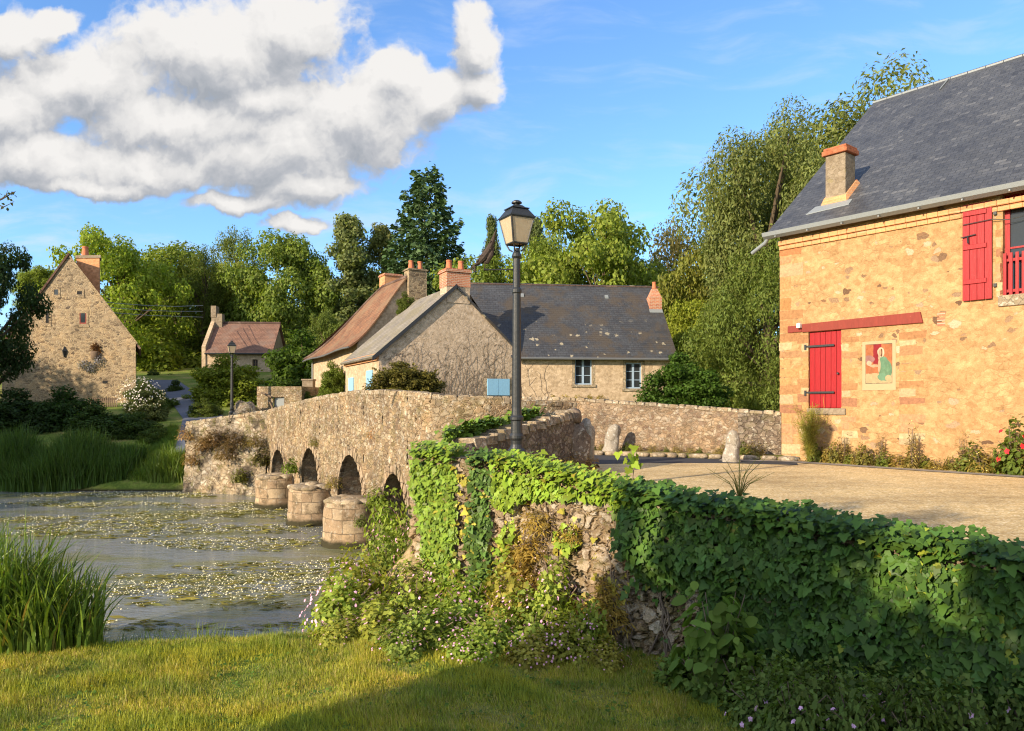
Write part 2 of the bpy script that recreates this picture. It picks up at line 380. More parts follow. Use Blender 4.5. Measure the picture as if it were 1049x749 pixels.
def m_plaster(name, base, stone, mortarvar=.25, stones=.3, sc=3.5):
    m, t, out = new_mat(name); co = objco(t)
    n1 = t.noise(co, 1.1, 5, .6); n2 = t.noise(co, 7, 5, .65); n3 = t.noise(co, 45, 3, .7)
    c = t.mix(n1, tuple(x * (1 - mortarvar) for x in base), tuple(min(1, x * (1 + mortarvar)) for x in base))
    c = t.mix(1.0, c, t.ramp(n2, [(.3, (.74, .72, .70)), (.7, (1.2, 1.22, 1.28))]), 'MULTIPLY')
    c = t.mix(1.0, c, t.ramp(n3, [(.3, (.86,) * 3), (.7, (1.12,) * 3)]), 'MULTIPLY')
    wob = t.vmath('SCALE', t.vmath('SUBTRACT', t.noise(co, 5, 3, .6, 1), (.5, .5, .5)), scale=0.22)
    q = t.vmath('MULTIPLY', t.vmath('ADD', co, wob), (1, 1, 1.6))
    v = t.vor(q, sc); rnd = t.node('ShaderNodeSeparateColor', {0: v.outputs['Color']})
    dist = v.outputs['Distance']
    thr = t.math('MULTIPLY', rnd.outputs[1], t.math('MULTIPLY', t.step(t.noise(co, .8, 3, .6), .30, .62), .62))
    show = t.math('MULTIPLY', t.step(t.math('SUBTRACT', thr, dist), 0.0, .05), t.math('GREATER_THAN', rnd.outputs[2], 1 - stones))
    sc_ = t.ramp(rnd.outputs[0], [(0, stone[0]), (.4, stone[1]), (.7, stone[2]), (1, stone[3])])
    sc_ = t.mix(1.0, sc_, t.ramp(n3, [(.3, (.75,) * 3), (.7, (1.25,) * 3)]), 'MULTIPLY')
    ed = t.vor(q, sc * 1.25, 'DISTANCE_TO_EDGE').outputs['Distance']; joint = t.math('MULTIPLY', t.step(ed, .11, .02), t.step(t.noise(co, 1.3, 4, .6), .42, .6))
    cell = t.node('ShaderNodeSeparateColor', {0: t.vor(q, sc * 1.25).outputs['Color']}).outputs[0]
    c = t.mix(1.0, c, t.ramp(cell, [(0, (.88, .86, .84)), (1, (1.12, 1.13, 1.16))]), 'MULTIPLY')
    c = t.mix(t.math('MULTIPLY', joint, .28), c, tuple(x * .55 for x in base))
    c = t.mix(show, c, sc_)
    n2 = t.math('SUBTRACT', n2, t.math('MULTIPLY', joint, .35))
    h = t.math('ADD', t.math('ADD', t.math('MULTIPLY', n2, .8), t.math('MULTIPLY', n3, .25)), t.math('MULTIPLY', show, -.25))
    finish(t, out, c, .95, h, .7, .035, .1); return m
M['barn'] = m_plaster('barn_plaster', (.43, .262, .122), [(.13, .075, .045), (.30, .19, .11), (.46, .36, .24), (.20, .11, .06)], .24, .55, 3.6)
M['cream'] = m_plaster('cream_plaster', (.50, .38, .25), [(.4, .3, .2), (.5, .4, .28), (.5, .4, .3), (.35, .25, .17)], .14, .12, 4)
M['grey'] = m_plaster('grey_plaster', (.54, .42, .30), [(.25, .19, .13), (.34, .27, .2), (.42, .34, .25), (.2, .15, .11)], .25, .6, 5)

def m_courses(name, cols, bw, bh, mortar, msz=.006, bdist=.015, rough=.7, wear=None, uv=True, spec=.3, spots=None, lap=.7, tide=False):
    """slates, tiles or bricks laid in courses, on UVs or object space in metres"""
    m, t, out = new_mat(name)
    tc = t.node('ShaderNodeTexCoord'); co = tc.outputs['Object']
    vec = tc.outputs['UV'] if uv else co
    if not uv:
        s = t.node('ShaderNodeSeparateXYZ', {0: co}); vec = t.node('ShaderNodeCombineXYZ', {0: t.math('ADD', s.outputs[0], t.math('MULTIPLY', s.outputs[1], .77)), 1: s.outputs[2]}).outputs[0]
    vec = t.vmath('ADD', vec, t.vmath('SCALE', t.vmath('SUBTRACT', t.noise(vec, 1.5, 3, .6, 1), (.5, .5, .5)), scale=bh * .35))
    b = t.node('ShaderNodeTexBrick', {'Vector': vec, 'Scale': 1.0, 'Mortar Size': msz, 'Mortar Smooth': .3, 'Brick Width': bw, 'Row Height': bh, 'Color1': (0, 0, 0, 1), 'Color2': (1, 1, 1, 1), 'Mortar': (.5, .5, .5, 1), 'Bias': 0.0}, offset=.5, squash=1.0)
    cell = t.node('ShaderNodeTexWhiteNoise', {'Vector': t.vmath('FLOOR', t.vmath('DIVIDE', vec, (bw * .5, bh, 1)))}, noise_dimensions='2D').outputs[0]
    f = t.math('ADD', t.math('MULTIPLY', b.outputs[0], .6), t.math('MULTIPLY', cell, .4))
    c = t.ramp(f, [(i / (len(cols) - 1), x) for i, x in enumerate(cols)])
    n = t.noise(co, 1.2, 5, .65); n3 = t.noise(co, 30, 3, .7)
    c = t.mix(1.0, c, t.ramp(n, [(.3, (.72, .72, .74)), (.7, (1.25, 1.22, 1.15))]), 'MULTIPLY')
    c = t.mix(1.0, c, t.ramp(n3, [(.3, (.8,) * 3), (.7, (1.2,) * 3)]), 'MULTIPLY')
    c = t.mix(b.outputs['Fac'], c, mortar)
    if wear: c = t.mix(t.math('MULTIPLY', t.step(t.noise(co, .7, 6, .7), .46, .62), .75), c, wear)
    if spots:
        sp = t.vor(t.vmath('ADD', co, t.vmath('SCALE', t.noise(co, 6, 3, .6, 1), scale=.3)), 2.6)
        r = t.node('ShaderNodeSeparateColor', {0: sp.outputs['Color']})
        k = t.math('MULTIPLY', t.math('GREATER_THAN', r.outputs[0], .52), t.step(t.math('ADD', sp.outputs['Distance'], t.math('MULTIPLY', r.outputs[1], .16)), .36, .24))
        sv = t.node('ShaderNodeSeparateXYZ', {0: tc.outputs['UV']})
        k = t.math('MULTIPLY', k, t.step(t.math('ADD', sv.outputs[1], t.math('MULTIPLY', n, .8)), 3.6, 1.6))
        c = t.mix(k, c, spots)
    if tide:
        zz = t.node('ShaderNodeSeparateXYZ', {0: geopos(t)}).outputs[2]; blot = t.noise(co, 3.5, 6, .7)
        c = t.mix(t.math('MULTIPLY', t.step(blot, .48, .64), .7), c, (.10, .075, .045)); c = t.mix(t.math('MULTIPLY', t.step(t.noise(co, 9, 5, .7), .56, .66), .5), c, (.50, .45, .37))
        c = t.mix(t.step(t.math('ADD', zz, t.math('MULTIPLY', t.math('SUBTRACT', blot, .5), .25)), -3.26, -3.40), c, (.045, .04, .022))
    fv = t.node('ShaderNodeSeparateXYZ', {0: vec}).outputs[1]
    saw = t.math('SUBTRACT', 1.0, t.math('FRACT', t.math('DIVIDE', fv, bh)))
    h = t.math('ADD', t.math('MULTIPLY', saw, lap if uv else 0.0), t.math('MULTIPLY', t.math('SUBTRACT', 1.0, b.outputs['Fac']), .5))
    h = t.math('ADD', h, t.math('ADD', t.math('MULTIPLY', cell, .35), t.math('MULTIPLY', n3, .2)))
    finish(t, out, c, rough, h, .8, bdist, spec); return m
M['ashlar'] = m_courses('pier_ashlar', [(.36, .26, .17), (.44, .34, .23), (.30, .215, .14), (.40, .29, .19)], .62, .34, (.20, .15, .10), .012, .035, .95, lap=0.0, tide=True, spec=.1)
M['slate'] = m_courses('blue_slate', [(.044, .046, .052), (.080, .084, .094), (.06, .063, .07), (.135, .138, .145)], .26, .14, (.03, .033, .04), .006, .02, .5, spec=.4)
M['oldslate'] = m_courses('old_slate', [(.042, .046, .055), (.065, .07, .082), (.05, .05, .058)], .26, .15, (.028, .028, .03), .006, .02, .6, wear=(.085, .065, .045), spots=(.36, .31, .22))
M['greyslate'] = m_courses('grey_slate', [(.20, .18, .155), (.29, .26, .22), (.24, .21, .17)], .3, .16, (.1, .09, .07), .008, .02, .8, wear=(.22, .19, .12))
M['tile'] = m_courses('red_tile', [(.23, .105, .055), (.32, .165, .09), (.26, .125, .07), (.15, .08, .05), (.36, .23, .14)], .19, .13, (.12, .06, .04), .008, .03, .85, wear=(.26, .17, .10))
M['browntile'] = m_courses('brown_tile', [(.17, .09, .07), (.25, .14, .10), (.20, .11, .085)], .24, .17, (.09, .055, .045), .01, .03, .85, wear=(.22, .15, .12))
M['brick'] = m_courses('brick', [(.40, .13, .07), (.50, .20, .11), (.34, .11, .07)], .23, .075, (.48, .36, .27), .011, .008, .85, uv=False)
M['orangebrick'] = m_courses('orange_brick', [(.56, .24, .10), (.62, .30, .14), (.50, .20, .09)], .3, .08, (.55, .33, .18), .010, .008, .85, uv=False)
M['terracotta'] = m_plaster('terracotta', (.40, .14, .07), [(.4, .1, .05)] * 4, .15, 0, 4)
M['rust_plaster'] = m_plaster('orange_render', (.62, .31, .15), [(.4, .2, .1)] * 4, .15, 0, 4)
M['beigestone'] = m_plaster('beige_stone', (.27, .215, .15), [(.25, .2, .12)] * 4, .15, .2, 4)

def m_paint(name, col, rough=.5, var=.12, grain=False, spec=.4, chips=None):
    m, t, out = new_mat(name); co = objco(t)
    n = t.noise(t.vmath('MULTIPLY', co, (6, 6, 1.2 if grain else 6)), 3.0, 5, .65)
    c = t.mix(n, tuple(x * (1 - var) for x in col), tuple(x * (1 + var) for x in col))
    if chips: c = t.mix(t.step(t.noise(co, 14, 6, .75), .64, .68), c, chips)
    finish(t, out, c, rough, n, .35, .01, spec); return m
M['red'] = m_paint('red_paint', (.30, .0015, .005), .5, .18, True, chips=(.35, .03, .03))
M['redbeam'] = m_paint('red_beam', (.22, .035, .022), .75, .35, True, chips=(.34, .13, .08))
M['bluepaint'] = m_paint('pale_blue_paint', (.26, .50, .72), .6, .12, True)
M['bluegrey'] = m_paint('blue_grey_paint', (.30, .40, .52), .55, .1)
M['white'] = m_paint('white_paint', (.75, .74, .70), .6, .06)
M['iron'] = m_paint('black_iron', (.022, .024, .026), .45, .35, spec=.5, chips=(.075, .04, .026))
M['greymetal'] = m_paint('grey_metal', (.12, .125, .13), .5, .2)
M['zinc'] = m_paint('zinc', (.22, .24, .25), .42, .12, spec=.5)
M['wood'] = m_paint('grey_wood', (.16, .11, .075), .85, .4, True)
M['bark'] = m_paint('bark', (.10, .075, .05), .95, .45, True, spec=.1)
M['dark'] = m_paint('dark_interior', (.012, .012, .013), .9, .1)
M['muralcream'] = m_paint('mural_cream', (.40, .30, .17), .8, .1)
M['pot'] = m_paint('chimney_pot', (.52, .17, .08), .8, .2)
def m_glass(name, col, rough):
    m, t, out = new_mat(name); finish(t, out, col, rough, t.noise(objco(t), 3, 2, .5), .08, .02, .6); return m
M['pane'] = m_glass('window_pane', (.03, .035, .04), .06)
def m_frost():
    m, t, out = new_mat('frosted_pane'); co = objco(t)
    n = t.noise(t.vmath('MULTIPLY', co, (1, 1, .4)), 22, 5, .7)
    c = t.mix(n, (.60, .46, .28), (.85, .74, .56))
    p = t.node('ShaderNodeBsdfPrincipled', {'Base Color': c, 'Roughness': .35})
    tr = t.node('ShaderNodeBsdfTranslucent', {'Color': c}); mx = t.node('ShaderNodeMixShader', {0: .45, 1: p.outputs[0], 2: tr.outputs[0]})
    t.l.new(mx.outputs[0], out.inputs[0]); return m
M['frost'] = m_frost()
def m_ground(name, fn, rough=.95, bstr=.7, bdist=.03):
    m, t, out = new_mat(name); c, h = fn(t, geopos(t)); finish(t, out, c, rough, h, bstr, bdist, .12); return m
def _grass(t, p):
    a = t.noise(p, .7, 5, .65); b = t.noise(p, 9, 4, .7); c3 = t.noise(p, 60, 3, .8)
    c = t.ramp(a, [(.28, (.08, .13, .022)), (.45, (.15, .20, .035)), (.60, (.24, .23, .07)), (.75, (.32, .26, .11))])
    c = t.mix(1.0, c, t.ramp(b, [(.3, (.7,) * 3), (.7, (1.3,) * 3)]), 'MULTIPLY')
    c = t.mix(1.0, c, t.ramp(c3, [(.3, (.55,) * 3), (.7, (1.45,) * 3)]), 'MULTIPLY')
    z = t.node('ShaderNodeSeparateXYZ', {0: p}).outputs[2]
    c = t.mix(t.step(z, -3.36, -3.5), c, (.035, .028, .016))
    return c, t.math('ADD', b, c3)
M['ground'] = m_ground('grass_ground', _grass)
def _gravel(t, p):
    v = t.vor(p, 42); r = t.node('ShaderNodeSeparateColor', {0: v.outputs['Color']})
    c = t.ramp(r.outputs[0], [(0, (.42, .29, .13)), (.5, (.60, .44, .22)), (.85, (.66, .52, .29)), (1, (.76, .66, .46))])
    a = t.noise(p, .5, 4, .6); b = t.noise(p, 6, 4, .7)
    c = t.mix(1.0, c, t.ramp(t.math('ADD', a, t.math('MULTIPLY', t.math('SUBTRACT', t.noise(t.vmath('MULTIPLY', p, (.35, 1.6, 1)), 1.0, 4, .6), .5), .6)), [(.28, (.70, .68, .66)), (.5, (1, 1, 1)), (.75, (1.14, 1.14, 1.10))]), 'MULTIPLY')
    c = t.mix(1.0, c, t.ramp(b, [(.3, (.80,) * 3), (.7, (1.15,) * 3)]), 'MULTIPLY')
    return c, t.math('SUBTRACT', b, t.math('MULTIPLY', v.outputs['Distance'], 1.0))
M['gravel'] = m_ground('gravel', _gravel, .95, .35, .006)
def _asphalt(base):
    def f(t, p):
        a = t.noise(p, 1.1, 5, .65); c3 = t.noise(p, 70, 3, .8)
        c = t.mix(a, tuple(x * .75 for x in base), tuple(x * 1.3 for x in base))
        c = t.mix(1.0, c, t.ramp(c3, [(.3, (.7,) * 3), (.7, (1.3,) * 3)]), 'MULTIPLY')
        return c, c3
    return f
M['asphalt'] = m_ground('asphalt', _asphalt((.060, .062, .068)), .9, .4, .008)
M['lane'] = m_ground('lane_asphalt', _asphalt((.13, .14, .17)), .85, .4, .008)
M['kerb'] = m_ground('kerb_concrete', _asphalt((.27, .235, .20)), .9, .4, .01)
M['verge'] = m_ground('verge_earth', lambda t, p: (t.mix(t.step(t.noise(p, 2.2, 5, .7), .42, .58), (.40, .29, .17), (.12, .13, .03)), t.noise(p, 20, 4, .7)), .95, .7, .03)
M['hill'] = m_ground('hill', lambda t, p: (t.mix(t.noise(p, .3, 5, .7), (.035, .06, .015), (.08, .12, .03)), t.noise(p, 3, 4, .7)), .95, 1, .3)
def m_water():
    m, t, out = new_mat('river_water'); p = geopos(t)
    q = t.vmath('MULTIPLY', p, (1.0, 2.3, 1))
    a = t.noise(q, 1.7, 4, .6); b = t.noise(q, 6.5, 4, .65)
    h = t.math('ADD', t.math('MULTIPLY', a, 1.0), t.math('MULTIPLY', b, .55))
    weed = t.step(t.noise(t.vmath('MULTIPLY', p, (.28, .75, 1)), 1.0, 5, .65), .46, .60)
    c = t.mix(weed, (.205, .22, .22), (.185, .19, .10))  # pale grey base colour stands in for part of the sky reflection
    b_ = t.node('ShaderNodeBsdfPrincipled', {'Base Color': c, 'Roughness': .08, 'IOR': 1.45, 'Specular IOR Level': .8})
    bn = t.node('ShaderNodeBump', {'Height': h, 'Strength': .42, 'Distance': .08}); t.l.new(bn.outputs[0], b_.inputs['Normal'])
    t.l.new(b_.outputs[0], out.inputs[0]); return m
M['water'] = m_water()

# ------------------------------------------------------------------ plan of the place (metres, eye height = 0)
WATER_Z, MEADOW_Z, YARD_Z = -3.5, -3.2, -1.45
W0 = Vector((-13.2, 30.0, 0)); F1 = Vector((-9.45, 28.64, 0)); K = Vector((-2.13, 16.5, 0)); E_ = Vector((1.5, 17.1, 0)); A = Vector((-1.55, 11.8, 0))
L_ = Vector((.08, 11.2, 0)); MID1 = Vector((1.5, 9.94, 0)); R_ = Vector((4.83, 7.0, 0)); R2 = Vector((8.2, 4.0, 0))
BC = Vector((7.22, 20.0, 0)); BW = Vector((.627, -.779, 0)).normalized(); BM = Vector((.779, .627, 0)).normalized()
def barn(t, d, z): v = BC + BW * t + BM * d; return Vector((v.x, v.y, z))
RIVER = [(-90, 10.0), (-9, 10.3), (-5.9, 10.45), (-4.5, 10.6), (-3.1, 10.85), (-2.75, 12.3), (-2.6, 14.5), (-1.85, 16.0), (1.0, 19.5), (-.5, 23.0), (-3, 26), (-6, 29.6), (-8.4, 30.2), (-9.6, 28.9), (-13.2, 30.1), (-20, 30.2), (-90, 30.0)]

def inside_dist(X, Y, poly):
    ins = np.zeros(X.shape, bool); dist = np.full(X.shape, 1e9)
    n = len(poly)
    for i in range(n):
        x0, y0 = poly[i]; x1, y1 = poly[(i + 1) % n]
        c = ((y0 > Y) != (y1 > Y)) & (X < (x1 - x0) * (Y - y0) / ((y1 - y0) if y1 != y0 else 1e-9) + x0); ins ^= c
        dx, dy = x1 - x0, y1 - y0; u = np.clip(((X - x0) * dx + (Y - y0) * dy) / (dx * dx + dy * dy), 0, 1)
        dist = np.minimum(dist, np.hypot(X - x0 - u * dx, Y - y0 - u * dy))
    return ins, dist
def sstep(x, a, b): u = np.clip((x - a) / (b - a), 0, 1); return u * u * (3 - 2 * u)
def height(X, Y):
    X = np.asarray(X, float); Y = np.asarray(Y, float)
    near = MEADOW_Z + .05 * np.sin(X * 1.3 + Y * .7) * np.cos(Y * 1.1)
    gl = np.interp(Y, [28, 30, 31, 35, 40, 46, 55, 70, 120, 300], [-3.6, -3.55, -2.9, -1.6, -.75, .2, 2.0, 4.0, 6, 8])
    gr = np.interp(Y, [20, 45, 60, 90, 300], [-1.52, -1.5, .5, 3.0, 6])
    k = sstep(X, -10, -6.5); far = gl * (1 - k) + gr * k
    yb = np.where(X > -1, 22.5, 27.0)
    f = sstep(Y, yb - .8, yb + .8)
    h = near * (1 - f) + far * f
    ins, d = inside_dist(X, Y, RIVER)
    shore = np.minimum(h, WATER_Z - .02 + d * .55) if True else h
    nearshore = (~ins) & (Y < 27)
    h = np.where(nearshore, shore, h)
    h = np.where(ins, np.maximum(-4.6, np.minimum(h, WATER_Z - .05) - d * 1.0), h)
    return h
def hgt(x, y): return float(height(np.array([x]), np.array([y]))[0])

# ------------------------------------------------------------------ ground sheets
def sheet(name, mat, xs, ys, zf, kind='structure'):
    Xg, Yg = np.meshgrid(xs, ys, indexing='ij'); Z = zf(Xg, Yg)
    V = np.stack([Xg, Yg, Z], -1).reshape(-1, 3); ny = len(ys)
    i = np.arange((len(xs) - 1) * ny).reshape(-1, ny)[:, :-1].ravel()
    Fq = np.stack([i, i + ny, i + ny + 1, i + 1], -1)
    me = bpy.data.meshes.new(name); me.from_pydata(V.tolist(), [], Fq.tolist()); me.materials.append(mat)
    me.polygons.foreach_set('use_smooth', [True] * len(me.polygons)); me.update()
    return tag(link(bpy.data.objects.new(name, me)), kind=kind)
xs = np.concatenate([np.arange(-400, -30, 18), np.arange(-30, -14, .8), np.arange(-14, 12, .25), np.arange(12, 40, 2), np.arange(40, 401, 20)])
ys = np.concatenate([np.arange(-60, 3, 4), np.arange(3, 18, .25), np.arange(18, 36, .4), np.arange(36, 70, 2), np.arange(70, 601, 20)])
sheet('terrain', M['ground'], xs, ys, height)
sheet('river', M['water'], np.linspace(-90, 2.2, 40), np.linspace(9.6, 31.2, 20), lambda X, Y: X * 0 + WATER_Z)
def poly_sheet(name, mat, pts, thick=0.0):
    mb = MB(); mb.add(pts)
    if thick:
        n = len(pts)
        for i in range(n):
            a, b = Vector(pts[i]), Vector(pts[(i + 1) % n]); dn = Vector((0, 0, -thick)); mb.add([a, a + dn, b + dn, b])
    return tag(mb.build(name, mat), kind='structure')
inn = Vector((.30, .33, 0))
poly_sheet('gravel_yard', M['gravel'], [(*(v.xy), YARD_Z) for v in (R2 + inn, R_ + inn, MID1 + inn, L_ + inn, A + Vector((.55, -.05, 0)), Vector((2.05, 17.3, 0)), Vector((2.3, 23.2, 0)), Vector((7.4, 20.4, 0)), BC + BW * 16 + BM * .1, Vector((17.5, 4, 0)))])
# the road comes off the bridge along the far wall and turns to run beside the barn
poly_sheet('road', M['asphalt'], [(1.55, 18.0, YARD_Z + .005), (3.4, 18.55, YARD_Z + .005), (5.2, 18.5, YARD_Z + .005), (6.9, 17.9, YARD_Z + .005), (7.25, 18.9, YARD_Z + .005), (6.3, 19.55, YARD_Z + .005), (2.3, 21.6, YARD_Z + .005), (1.0, 22.0, YARD_Z + .005), (.6, 19.5, YARD_Z + .005)])
poly_sheet('pavement', M['kerb'], [(*barn(a, d, 0).xy, YARD_Z + .012) for a, d in ((.6, -.55), (13, -.62), (13, -1.12), (.6, -.95), (-.6, -1.9), (-1.0, -1.2))])
poly_sheet('verge', M['verge'], [(1.2, 22.0, YARD_Z + .11), (2.3, 21.6, YARD_Z + .11), (6.3, 19.6, YARD_Z + .11), (7.15, 19.2, YARD_Z + .11), (7.25, 20.0, YARD_Z + .11), (2.0, 23.0, YARD_Z + .11)], .14)
# lane climbing between the gardens on the far bank
lane_c = [(-13.4, 31.5), (-14.6, 35), (-16.6, 40), (-20, 46), (-25.5, 54)]
mb = MB()
for (a, b) in zip(lane_c, lane_c[1:]):
    for s in range(6):
        u0, u1 = s / 6, (s + 1) / 6
        p = [(a[0] + (b[0] - a[0]) * u, a[1] + (b[1] - a[1]) * u) for u in (u0, u1)]
        mb.add([(x + dx, y, max(hgt(x + o_, y) for o_ in (-1.2, 0, 1.2)) + .03) for (x, y, dx) in ((*p[0], -1.15), (*p[0], 1.15), (*p[1], 1.15), (*p[1], -1.15))])
tag(mb.build('lane', M['lane']), kind='structure')

# ------------------------------------------------------------------ the bridge
def deck_z(s): return 0
def lerp(a, b, u): return a + (b - a) * u
def arch_z(s, c, hw, spring, rise): x = min(1, abs(s - c) / hw); return spring + rise * (1 - x ** 2.0) ** .54
BR_ROOT = thing('stone_bridge', 'old humpbacked rubble stone bridge with small arches over the river', 'bridge', (-5, 22, WATER_Z))
def seg_frame(a, b):
    e = (b - a); ln = e.length; e = e / ln; out = Vector((e.y, -e.x, 0))
    return e, ln, out        # a->b with the outside on the right-hand side
def top_first(s):            # parapet top along F1->K, humped
    return np.interp(s, [0, 3, 6, 9.5, 11.8, 14.8], [-.22, .0, .20, .36, .36, .24])
def face(mb, a, e, out, s0, s1, zlo, zhi, step=.07):
    ns = max(1, int((s1 - s0) / step)); nz = max(2, int((zhi((s0 + s1) / 2) - zlo((s0 + s1) / 2)) / step))
    mb.grid(lambda u, v: (lambda s: tuple(a + e * s + Vector((0, 0, lerp(zlo(s), zhi(s), v)))))(lerp(s0, s1, u)), ns, nz)
e1, len1, out1 = seg_frame(F1, K)
ARCHES = [(1.72, .98, -2.55, .92), (5.75, 1.06, -2.60, 1.22), (9.70, 1.08, -2.65, 1.27), (13.35, .98, -2.65, 1.15)]
# arch centres from the photograph's pixels along the face line
def s_at(px):
    u = (px - 524.5) / F; return (u * F1.y - F1.x) / (e1.x - u * e1.y)
ARCHES = [(s_at(285.5), 1.0, -2.6, .98), (s_at(317.5), 1.03, -2.65, 1.28), (s_at(359), 1.07, -2.7, 1.34), (s_at(404), .78, -2.7, 1.08)]
mb = MB(); prev = 0.0
for (c, hw, sp, ri) in ARCHES:
    ring = MB(); sof = MB()
    face(mb, F1, e1, out1, prev, c - hw, lambda s: -4.3, top_first)
    zl = lambda s, c=c, hw=hw, sp=sp, ri=ri: arch_z(s, c, hw, sp, ri)
    face(mb, F1, e1, out1, c - hw, c + hw, zl, top_first)
    path = [(c - hw, -4.3)] + [(c - hw * math.cos(math.pi * k / 24), arch_z(c - hw * math.cos(math.pi * k / 24), c, hw, sp, ri)) for k in range(25)] + [(c + hw, -4.3)]
    for (p, q) in zip(path, path[1:]):
        p0 = F1 + e1 * p[0]; q0 = F1 + e1 * q[0]; dn = -out1 * 4.6
        for k in range(6):
            a_, b_ = dn * (k / 6), dn * ((k + 1) / 6)
            sof.add([(*(p0 + a_).xy, p[1]), (*(p0 + b_).xy, p[1]), (*(q0 + b_).xy, q[1]), (*(q0 + a_).xy, q[1])])
    rp = path[1:-1]
    for k in range(len(rp) - 1):     # voussoirs, each a little wedge
        (s0, z0), (s1, z1) = rp[k], rp[k + 1]
        if abs(s1 - s0) + abs(z1 - z0) < .02: continue
        def outw(s, z, w): v = Vector((s - c, (z - sp) + .35)).normalized(); return (s + v.x * w, z + v.y * w)
        w = .24 + .05 * math.sin(k * 7.3)
        o0, o1 = outw(s0, z0, w), outw(s1, z1, w); g = .012
        pts = [(s0 + (s1 - s0) * .05, z0 + (z1 - z0) * .05), (s1 - (s1 - s0) * .05, z1 - (z1 - z0) * .05), (o1[0] - (o1[0] - o0[0]) * .05, o1[1] - (o1[1] - o0[1]) * .05), (o0[0] + (o1[0] - o0[0]) * .05, o0[1] + (o1[1] - o0[1]) * .05)]
        fr = [F1 + e1 * p[0] + out1 * (.035 + .015 * math.sin(k * 3.1)) + Vector((0, 0, p[1])) for p in pts]; bk = [F1 + e1 * p[0] - out1 * .1 + Vector((0, 0, p[1])) for p in pts]
        ring.hexa([bk[0], bk[1], bk[2], bk[3], fr[0], fr[1], fr[2], fr[3]])
    sof.build('arch_barrel', M['roadwall'], BR_ROOT); ring.build('arch_ring', M['drum'], BR_ROOT)
    prev = c + hw
face(mb, F1, e1, out1, prev, len1, lambda s: -4.3, top_first)
e2, len2, out2 = seg_frame(K, E_)
KC = K + e1 * 1.5
def curve2(u): return K * (1 - u) ** 2 + KC * (2 * u * (1 - u)) + E_ * u * u
top_second = lambda s: np.interp(s, [0, len2], [top_first(len1), .05])
mb.grid(lambda u, v: tuple(curve2(u) + Vector((0, 0, lerp(-4.0, float(top_second(u * len2)), v)))), int(len2 / .07), 60)
mb.build('spandrel_wall', M['bridge'], BR_ROOT, merge=True, smooth=True)
# left wing wall with its battered lower part
e0, len0, out0 = seg_frame(W0, F1)
top_wing = lambda s: np.interp(s, [0, len0], [-.70, -.22])
mb = MB()
mb.grid(lambda u, v: tuple(W0 + e0 * (u * len0) + out0 * (.0 if v < .0 else .22 * max(0, (.62 - v)) / .62) + Vector((0, 0, lerp(-4.2, top_wing(u * len0), v)))), int(len0 / .07), 50)
el, lnl, outl = Vector((.34, .94, 0)), 2.2, Vector((-.94, .34, 0))
mb.grid(lambda u, v: tuple(W0 + el * (lnl * (1 - u)) + Vector((0, 0, lerp(-4.2, -.70, v))) + outl * .1 * (1 - v)), 30, 50)
mb.build('wing_wall', M['wing'], BR_ROOT, merge=True, smooth=True)
# parapet inside faces, tops and coping stones
def parapet_back(mb, a, b, topf, th=.42, low=1.1):
    e, ln, out = seg_frame(a, b); n = max(2, int(ln / .5))
    for k in range(n):
        s0, s1 = ln * k / n, ln * (k + 1) / n
        p = lambda s, d, z: (*(a + e * s - out * d).xy, z)
        mb.add([p(s1, th, topf(s1) - low), p(s0, th, topf(s0) - low), p(s0, th, topf(s0)), p(s1, th, topf(s1))])
        mb.add([p(s0, 0, topf(s0)), p(s1, 0, topf(s1)), p(s1, th, topf(s1)), p(s0, th, topf(s0))])
mb = MB(); parapet_back(mb, W0, F1, top_wing); parapet_back(mb, F1, K, top_first); 
CN = 10
for k in range(CN): parapet_back(mb, curve2(k / CN), curve2((k + 1) / CN), lambda s, k=k: top_second(len2 * k / CN + s))
p0 = E_ - out2 * .42; mb.add([(*E_.xy, -1.5), (*p0.xy, -1.5), (*p0.xy, .05), (*E_.xy, .05)])
mb.build('parapet', M['coping'], BR_ROOT)
def coping_row(mb, a, b, topf, th, seed, h=.09, over=.02, size=.30):
    e, ln, out = seg_frame(a, b); rnd = random.Random(seed); s = 0
    while s < ln - .05:
        w = min(ln - s, size * rnd.uniform(.6, 1.5)); z0, z1 = topf(s), topf(s + w); hh = h * rnd.uniform(.85, 1.12); j = lambda k=.014: rnd.uniform(-k, k)
        f = lambda ss, d, z: a + e * ss - out * d + Vector((0, 0, z))
        lo = [f(s + .008, -over + j(), z0 - .03), f(s + w - .008, -over + j(), z1 - .03), f(s + w - .008, th + over + j(), z1 - .03), f(s + .008, th + over + j(), z0 - .03)]
        hi = [f(s + .02, -over + .02 + j(), z0 + hh + j()), f(s + w - .02, -over + .02 + j(), z1 + hh + j()), f(s + w - .02, th + over - .02 + j(), z1 + hh * .9 + j()), f(s + .02, th + over - .02 + j(), z0 + hh * .9 + j())]
        mb.hexa(lo + hi); s += w
mb = MB(); coping_row(mb, W0, F1, lambda s: top_wing(s) - .06, .42, 1); coping_row(mb, F1, K, lambda s: top_first(s) - .06, .42, 2); [coping_row(mb, curve2(k / CN), curve2((k + 1) / CN), lambda s, k=k: top_second(len2 * k / CN + s) - .06, .42, 30 + k) for k in range(CN)]
mb.build('coping', M['coping'], BR_ROOT, bevel=.02)
